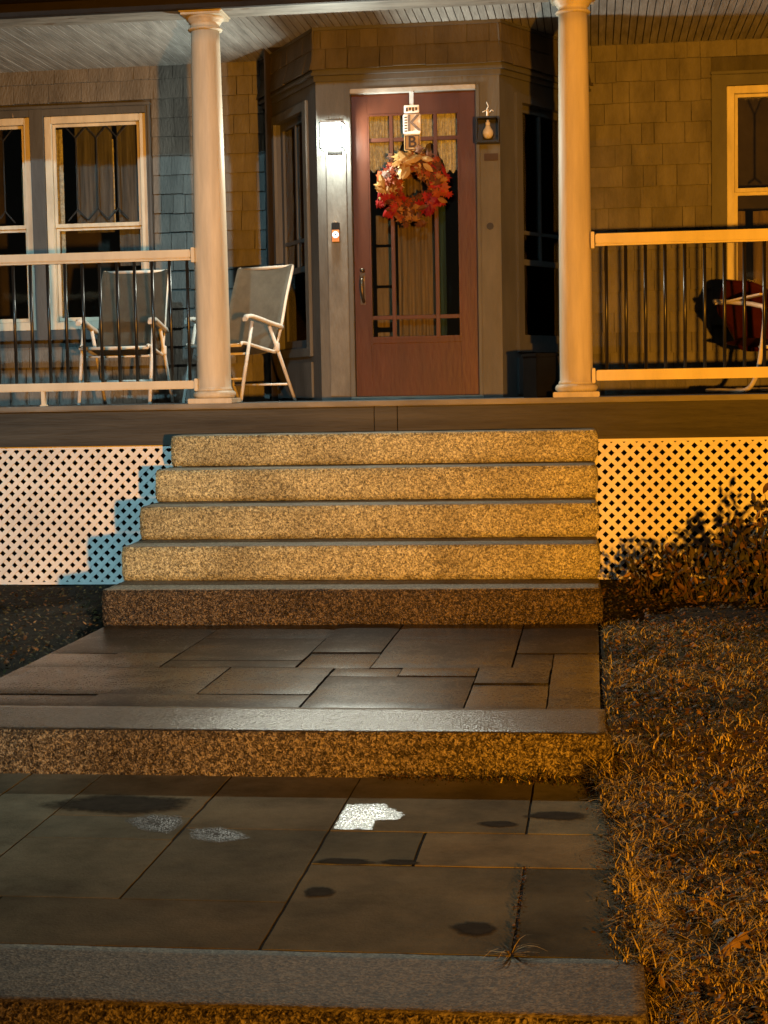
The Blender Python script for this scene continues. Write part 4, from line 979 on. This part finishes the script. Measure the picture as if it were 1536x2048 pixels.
# ================================================================= FOLDING CHAIRS
def folding_chair(label, loc, rz):
    t = thing('folding_chair', label, 'chair', loc, 'folding chairs on the porch', rz)
    W = 0.235
    def P(name, bm, m): return obj(name, bm, m, t, local=True)
    for s in (-1, 1):
        x = s*W
        bm = BM(); tube(bm, [(x+s*0.012, -0.17, 0.545), (x+s*0.014, -0.32, 0.0)], 0.0125, 10); P('leg', bm, M_['tube'])
        bm = BM(); tube(bm, [(x+s*0.012, 0.02, 0.52), (x+s*0.014, 0.30, 0.0)], 0.0125, 10); lathe(bm, x+s*0.0125, 0.10, [(0.018, 0.345), (0.02, 0.35), (0.02, 0.40), (0.018, 0.405)], 12); P('leg', bm, M_['tube'])
        bm = BM()
        sec = [(-0.26, 0.560, 0.020), (-0.24, 0.578, 0.026), (-0.19, 0.582, 0.028), (-0.10, 0.565, 0.026), (0.02, 0.540, 0.024), (0.13, 0.522, 0.022), (0.155, 0.512, 0.018)]
        rows = []
        for (y, z, hw_) in sec:
            rows.append([bm.verts.new((x+s*0.02+dx*hw_, y, z+dz)) for dx, dz in ((-1, -0.004), (-0.8, 0.010), (0, 0.014), (0.8, 0.010), (1, -0.004), (0.8, -0.016), (-0.8, -0.016))])
        for a, b in zip(rows[:-1], rows[1:]):
            for k in range(7): f = bm.faces.new((a[k], a[(k+1) % 7], b[(k+1) % 7], b[k])); f.smooth = True
        bm.faces.new(rows[0][::-1]); bm.faces.new(rows[-1]); P('armrest', bm, M_['tube'])
        bm = BM(); tube(bm, smooth_path([(x, -0.29, 0.385), (x, -0.25, 0.400), (x, -0.05, 0.365), (x, 0.10, 0.340)], 5), 0.0125, 10); P('seat_rail', bm, M_['tube'])
        bm = BM(); tube(bm, smooth_path([(x, 0.08, 0.335), (x, 0.17, 0.52), (x, 0.235, 0.72), (x, 0.315, 0.925), (x*0.93, 0.325, 0.942)], 6), 0.0125, 10); P('back_rail', bm, M_['tube'])
    for (y, z, r) in ((0.325, 0.942, 0.0125), (-0.29, 0.385, 0.0125), (-0.27, 0.16, 0.008), (0.235, 0.12, 0.008), (-0.20, 0.33, 0.009)):
        bm = BM(); tube(bm, [(-W, y, z), (W, y, z)], r, 10); P('crossbar', bm, M_['tube'])
    def sling(path, sag, n=12):
        bm = BM(); cols = []
        for i in range(n+1):
            u = -1+2*i/n; col = []
            for (y, z, ny_, nz_) in path:
                k = sag*(1-u*u); col.append(bm.verts.new((u*(W+0.006), y+ny_*k, z+nz_*k)))
            cols.append(col)
        for a, b in zip(cols[:-1], cols[1:]):
            for k in range(len(path)-1): f = bm.faces.new((a[k], b[k], b[k+1], a[k+1])); f.smooth = True
        fs = list(bm.faces); r = bmesh.ops.solidify(bm, geom=fs, thickness=0.004); return bm
    bp_ = smooth_path([(0, 0.085, 0.36), (0, 0.155, 0.52), (0, 0.222, 0.72), (0, 0.302, 0.925), (0, 0.325, 0.957)], 5)
    P('back_sling', sling([(p.y-0.006, p.z, 0.9, -0.3) for p in bp_], 0.02), M_['sling'])
    sp_ = smooth_path([(0, -0.305, 0.392), (0, -0.25, 0.412), (0, -0.05, 0.375), (0, 0.09, 0.35)], 5)
    P('seat_sling', sling([(p.y, p.z, 0, -1) for p in sp_], 0.025), M_['sling'])
    return t
c1 = folding_chair('folding chair with grey sling and white arms standing behind the left railing under the window', (-3.235, 11.18, ZF), 0)
c2 = dup(c1, (-2.42, 11.17, ZF), math.radians(-26), 'folding chair with grey sling turned sideways between left column and door')

# metal tulip chair at the right
t = thing('metal_lawn_chair', 'dark red shell back lawn chair on white bent tubes behind the right railing', 'chair', (1.215, 11.22, ZF))
ccx, cyy = 1.215, 11.22
bm = BM(); cols = []
n = 22
for i in range(n+1):
    u = -1+2*i/n; hwid = 1.0
    col = []
    zt = 0.77*(1-0.18*abs(u)**3.2); 
    for k in range(13):
        v = k/12
        wv = 0.30+0.075*math.sin(PI*min(1, v*0.9+0.1))
        z = 0.28+(zt-0.28)*v + (0.16*abs(u)**3)*(1-v)
        x = ccx+u*wv*(1-0.10*(v**4)); y = cyy+0.16+0.17*v-0.14*u*u+0.010*math.cos(u*PI*3.5)*math.sin(PI*v)
        col.append(bm.verts.new((x, y, z+ZF)))
    cols.append(col)
for a, b in zip(cols[:-1], cols[1:]):
    for k in range(12): f = bm.faces.new((a[k], b[k], b[k+1], a[k+1])); f.smooth = True
bmesh.ops.solidify(bm, geom=list(bm.faces), thickness=0.006); obj('backrest', bm, M_['redmetal'], t)
bm = BM(); cols = []
for i in range(17):
    u = -1+2*i/16; col = []
    for k in range(11):
        v = k/10; x = ccx+u*0.255*(1-0.06*(1-v)**3); y = cyy-0.27+0.46*v; z = ZF+0.36-0.05*v+0.03*u*u-0.05*(1-v)**4
        col.append(bm.verts.new((x, y, z)))
    cols.append(col)
for a, b in zip(cols[:-1], cols[1:]):
    for k in range(10): f = bm.faces.new((a[k], b[k], b[k+1], a[k+1])); f.smooth = True
bmesh.ops.solidify(bm, geom=list(bm.faces), thickness=0.006); obj('seat', bm, M_['redmetal'], t)
for s in (-1, 1):
    bm = BM(); x = ccx+s*0.30
    tube(bm, smooth_path([(x-s*0.02, cyy+0.24, ZF+0.62), (x, cyy+0.02, ZF+0.60), (x+s*0.012, cyy-0.20, ZF+0.57), (x+s*0.012, cyy-0.27, ZF+0.52), (x, cyy-0.22, ZF+0.25), (x-s*0.01, cyy-0.16, ZF+0.10), (x-s*0.02, cyy-0.05, ZF+0.022), (x-s*0.03, cyy+0.2, ZF+0.022), (x-s*0.06, cyy+0.36, ZF+0.022)], 7), 0.0155, 10)
    obj('arm_tube', bm, M_['tube'], t)
    bm = BM(); obox(bm, Vector((x, cyy-0.02, ZF+0.612)), Vector((1, 0, 0)), Vector((0, 1, -0.10)).normalized(), Vector((0, 0.1, 1)).normalized(), (-0.028, -0.22, 0), (0.028, 0.2, 0.012)); obj('armrest', bm, M_['tube'], t)
bm = BM(); tube(bm, smooth_path([(ccx-0.24, cyy+0.36, ZF+0.022), (ccx, cyy+0.40, ZF+0.022), (ccx+0.24, cyy+0.36, ZF+0.022)], 6), 0.0155, 10)
tube(bm, [(ccx-0.30, cyy-0.21, ZF+0.30), (ccx+0.30, cyy-0.21, ZF+0.30)], 0.012, 8); obj('crossbar', bm, M_['tube'], t)

t.location.x = 1.19; t.location.y = 11.22; t.rotation_euler.z = math.radians(38)
# black box by the right column
t = thing('storage_box', 'black lidded box standing at the porch edge beside the right column', 'box', (-0.36, 10.42, ZF))
R_ = Matrix.Translation((-0.325, 10.44, 0)) @ Matrix.Rotation(math.radians(33), 4, 'Z')
def rbox(bm, *a, bev=0.004):
    b2 = BM(); box(b2, *a, bev=bev); b2.transform(R_); me = bpy.data.meshes.new('t'); b2.to_mesh(me); b2.free(); bm.from_mesh(me); bpy.data.meshes.remove(me)
bm = BM(); rbox(bm, -0.075, 0.085, -0.085, 0.085, ZF+0.001, 0.185); obj('body', bm, M_['boxblack'], t)
bm = BM(); rbox(bm, -0.082, 0.092, -0.092, 0.092, 0.186, 0.210, bev=0.006); obj('lid', bm, M_['boxblack'], t)

# ================================================================= PLANTS
def shrub(label, cx, cyy, zb, rx, ry, ht, nst, nlf, seed, size=(0.022, 0.042)):
    rnd = random.Random(seed)
    t = thing('shrub', label, 'shrub', (cx, cyy, zb), 'shrubs by the right lattice')
    bm = BM(); lb = BM()
    for s in range(nst):
        a = rnd.uniform(0, 2*PI); rr = math.sqrt(rnd.random()); ex, ey = cx+rx*rr*math.cos(a), cyy+ry*rr*math.sin(a)
        top = zb+ht*(1-0.35*rr)*rnd.uniform(0.72, 1.15)
        b0 = (cx+(ex-cx)*0.35+rnd.uniform(-.03, .03), cyy+(ey-cyy)*0.35, zb-0.03)
        pth = smooth_path([b0, (lerp(b0[0], ex, 0.4), lerp(b0[1], ey, 0.4), lerp(zb, top, 0.5)), (ex, ey, top)], 5)
        tube(bm, pth, 0.004, 5, taper=0.0012)
        for k in range(nlf):
            v = rnd.uniform(0.0, 1)**0.8; i = min(len(pth)-2, int(v*(len(pth)-1))); p = pth[i].lerp(pth[i+1], rnd.random())
            sp_r = 0.055*(1-0.55*v)+0.01
            p = p+Vector((rnd.gauss(0, sp_r), rnd.gauss(0, sp_r), rnd.gauss(0, 0.03)))
            mi = rnd.choices([0, 1, 2, 3], [0.40, 0.28, 0.26, 0.06])[0]
            add_leaf(lb, p, (rnd.uniform(-1, 1), rnd.uniform(-1.2, 0.1), rnd.uniform(-.4, .6)), rnd.uniform(0, 6.28), rnd.uniform(*size), 'oval', mi, rnd.uniform(0.1, 0.6))
    obj('stems', bm, M_['stem'], t)
    KEEP.append(lb); obj('foliage', lb, LEAF, t)
shrub('tall dark leafy shrub at the right edge, in front of the lattice', 0.98, 9.0, -1.22, 0.30, 0.28, 0.62, 40, 22, 1, (0.038, 0.075))
shrub('middle dark leafy shrub, lower, left of the tall one', 0.58, 9.0, -1.22, 0.27, 0.25, 0.42, 26, 17, 2, (0.036, 0.068))
shrub('small straggly shrub nearest the granite steps', 0.30, 9.3, -1.20, 0.15, 0.2, 0.30, 16, 10, 3, (0.026, 0.05))
# creeping ground cover between shrubs, steps and lawn
def litter(name, n, area, zf, sz, mats, wts, seed, m_list):
    rnd = random.Random(seed); bm = BM()
    for i in range(n):
        x, y = area(rnd)
        z = gz(x, y)+rnd.uniform(0.0, zf)
        add_leaf(bm, (x, y, z), (rnd.uniform(-.8, .8), rnd.uniform(-1, .6), 1), rnd.uniform(0, 6.28), rnd.uniform(*sz), rnd.choice(['oval', 'oval', 'maple']), rnd.choices(range(len(m_list)), wts)[0], rnd.uniform(0.05, 0.6))
    KEEP.append(bm)
    return struct(obj(name, bm, m_list), 'stuff')
litter('ground_cover', 5200, lambda r: (r.uniform(0.05, 2.2), r.uniform(7.2, 10.0)), 0.035, (0.012, 0.03), None, (0.35, 0.3, 0.3, 0.05), 31, LEAF)
litter('leaf_litter', 4200, lambda r: (r.uniform(-4.6, -2.50), r.uniform(5.9, 10.0)), 0.02, (0.012, 0.032), None, (0.3, 0.3, 0.32, 0.08), 32, LEAF)

# lawn: individually bent dead and green blades in one mesh
def grass(name, n, area, ln_, seed, wts=(0.40, 0.30, 0.30), lean=1.5, wid=0.0015, zf=None):
    rnd = random.Random(seed); verts = []; faces = []; mis = []
    for i in range(n):
        x, y = area(rnd)
        cl = mnoise.noise(Vector((x*7, y*7, 2)))
        L_ = rnd.uniform(*ln_)*(1+1.1*cl)*(0.6+0.8*rnd.random()**2); z = (gz(x, y) if zf is None else zf(x, y))-0.004+0.022*mnoise.noise(Vector((x*2.3, y*2.3, 0)))
        a = mnoise.noise(Vector((x*3, y*3, 9)))*5+rnd.gauss(0, 1.6); dx, dy = math.cos(a), math.sin(a)
        le = (0.55+0.5*rnd.random())*lean; w0 = wid*rnd.uniform(0.6, 2.1)
        px, py = -dy*w0, dx*w0; base = len(verts); cur = rnd.uniform(-2.2, 2.2)
        for k in range(4):
            v = k/3; hx = L_*math.sin(le*v)*v*0.9; hz = L_*math.cos(le*v*0.95)*v
            hz = max(hz, 0.004*k); cx_ = x+dx*hx-dy*cur*hx*v*0.6; cy2 = y+dy*hx+dx*cur*hx*v*0.6; ww = (1-v*0.85)
            verts.append((cx_-px*ww, cy2-py*ww, z+hz)); verts.append((cx_+px*ww, cy2+py*ww, z+hz))
        c2 = mnoise.noise(Vector((x*1.7, y*1.7, 4)))
        ww_ = (max(0.05, wts[0]-c2*0.5), max(0.05, wts[1]+c2*0.8), wts[2])
        mi = rnd.choices((0, 1, 2), ww_)[0]
        for k in range(3): faces.append((base+2*k, base+2*k+1, base+2*k+3, base+2*k+2)); mis.append(mi)
    me = bpy.data.meshes.new(name); me.from_pydata(verts, [], faces)
    o = obj(name, me, GRASS); 
    for p, mi in zip(me.polygons, mis): p.material_index = mi
    return o
def lawn_area(r):
    y = 3.0+(r.random()**1.1)*5.2; xe = 0.10 if y < 5.5 else 0.04
    return (r.uniform(xe, 0.55+0.12*y) if r.random() < 0.86 else r.uniform(0.6, 3.2), y)
struct(grass('grass', 62000, lawn_area, (0.018, 0.062), 41), 'stuff')
def edge_area(r):
    y = r.uniform(3.3, 5.85); return (0.10+abs(r.gauss(0, 0.05))-(0.05 if y > 4.6 else 0)-0.09*max(0, y-4.9), y)
struct(grass('edge_grass', 5200, edge_area, (0.03, 0.085), 42, lean=1.7), 'stuff')
litter('lawn_litter', 5200, lambda r: (0.08+abs(r.gauss(0, 0.6)), r.uniform(3.1, 8.2)), 0.035, (0.008, 0.034), None, (0.2, 0.25, 0.35, 0.2), 33, LEAF)
def right_edge(r):
    y = r.uniform(3.9, 5.55); return (0.10-abs(r.gauss(0, 0.045))-0.10*max(0, y-5.0), y)
_g = gz
gz = lambda x, y: zL+0.006
litter('edge_debris', 900, right_edge, 0.008, (0.004, 0.014), None, (0.4, 0.25, 0.3, 0.05), 34, LEAF)
litter('joint_debris', 160, lambda r: (r.gauss(-0.20, 0.006), r.uniform(3.84, 4.56)), 0.006, (0.004, 0.012), None, (0.4, 0.2, 0.3, 0.1), 35, LEAF)
litter('slab_foot_debris', 800, lambda r: (r.uniform(-0.75, 0.1), 5.60-abs(r.gauss(0, 0.035))), 0.012, (0.004, 0.014), None, (0.4, 0.25, 0.3, 0.05), 36, LEAF)
gz = _g
struct(grass('slab_foot_grass', 900, lambda r: (0.08-abs(r.gauss(0, 0.16)), 5.60-abs(r.gauss(0, 0.03))), (0.03, 0.09), 43, zf=lambda x, y: zL+0.004), 'stuff')
struct(grass('walk_edge_grass', 1500, lambda r: (lambda y: (0.11-abs(r.gauss(0, 0.03))-0.09*max(0, y-5.0), y))(r.uniform(3.8, 5.6)), (0.03, 0.075), 44, zf=lambda x, y: zL+0.0), 'stuff')
# tufts
def tuft(label, x, y, n, L_, seed, zb=None, wts=(0.7, 0.1, 0.2)):
    rnd = random.Random(seed); z0 = zb if zb is not None else gz(x, y)
    bm = BM(); 
    for i in range(n):
        a = rnd.uniform(0, 2*PI); l = L_*rnd.uniform(0.45, 1.1); el = rnd.uniform(0.25, 1.25); w0 = rnd.uniform(0.0010, 0.0022)
        dx, dy = math.cos(a), math.sin(a); pts = []
        for k in range(5):
            v = k/4; e = el-v*0.9; h_ = l*v*math.cos(el*0.8+(0)*v); pts.append((x+dx*(0.006+l*v*math.cos(e)), y+dy*(0.006+l*v*math.cos(e)), z0+max(0.003, l*v*math.sin(max(0.05, e)))))
        prev = None
        mi = rnd.choices((0, 1, 2), wts)[0]
        for k, p in enumerate(pts):
            ww = w0*(1-0.8*k/4); q = (bm.verts.new((p[0]-dy*ww, p[1]+dx*ww, p[2])), bm.verts.new((p[0]+dy*ww, p[1]-dx*ww, p[2])))
            if prev: f = bm.faces.new((prev[0], prev[1], q[1], q[0])); f.material_index = mi
            prev = q
    KEEP.append(bm)
    tag(obj('grass_tuft', bm, GRASS, loc=(x, y, z0)), label, 'grass tuft', 'dry grass tufts')
tuft('dry weed tuft sprouting from the stone joint behind the bottom slab', -0.205, 3.845, 46, 0.085, 50, zL, (0.45, 0.1, 0.45))
tuft('large straw coloured tuft at the corner of the bottom granite slab', 0.145, 3.86, 60, 0.17, 51)
tuft('upright straw tuft at the right end of the upper granite slab', 0.10, 5.72, 80, 0.13, 52)
tuft('bright dry tuft out on the lawn level with the upper slab', 0.52, 5.95, 60, 0.10, 53)
tuft('short tuft on the lawn below the small shrub', 0.33, 6.75, 50, 0.09, 54)
tuft('straw tuft at the lawn edge near the far damp stain', 0.10, 4.75, 55, 0.11, 55)
tuft('tangled tuft at the lawn edge, halfway down the lower walk', 0.13, 4.35, 60, 0.12, 56)
# fallen leaves
rnd = random.Random(8)
FL = [(0.325, 4.02, 0.09, 'large curled brown oak leaf lying on the grass beside the lower walk'),
      (0.40, 5.30, 0.035, 'small pale leaf on the middle of the lawn'), (0.20, 5.02, 0.03, 'small orange leaf near the lawn edge'),
      (0.30, 4.33, 0.04, 'broken pale leaf on the grass above the big curled leaf'), (0.28, 3.72, 0.035, 'tiny upright pale leaf in the grass by the bottom slab'),
      (0.36, 3.55, 0.09, 'long dry leaf lying at the bottom right corner of the lawn'), (0.45, 4.75, 0.03, 'round yellowish leaf on the right of the lawn'),
      (0.26, 3.45, 0.05, 'curled pale leaf at the foot of the lawn')]
for (x, y, s, lb) in FL:
    bm = BM(); add_leaf(bm, (x, y, gz(x, y)+0.035), (rnd.uniform(-.5, .5), -0.8, 1), rnd.uniform(0, 6.28), s*1.35, 'oak', 0, 0.7); KEEP.append(bm)
    tag(obj('fallen_leaf', bm, mat('fallen_leaf', (0.30, 0.20, 0.10), 0.6, 0.3, 30, 0.2), loc=(x, y, gz(x, y))), lb, 'leaf', 'fallen leaves on the lawn')
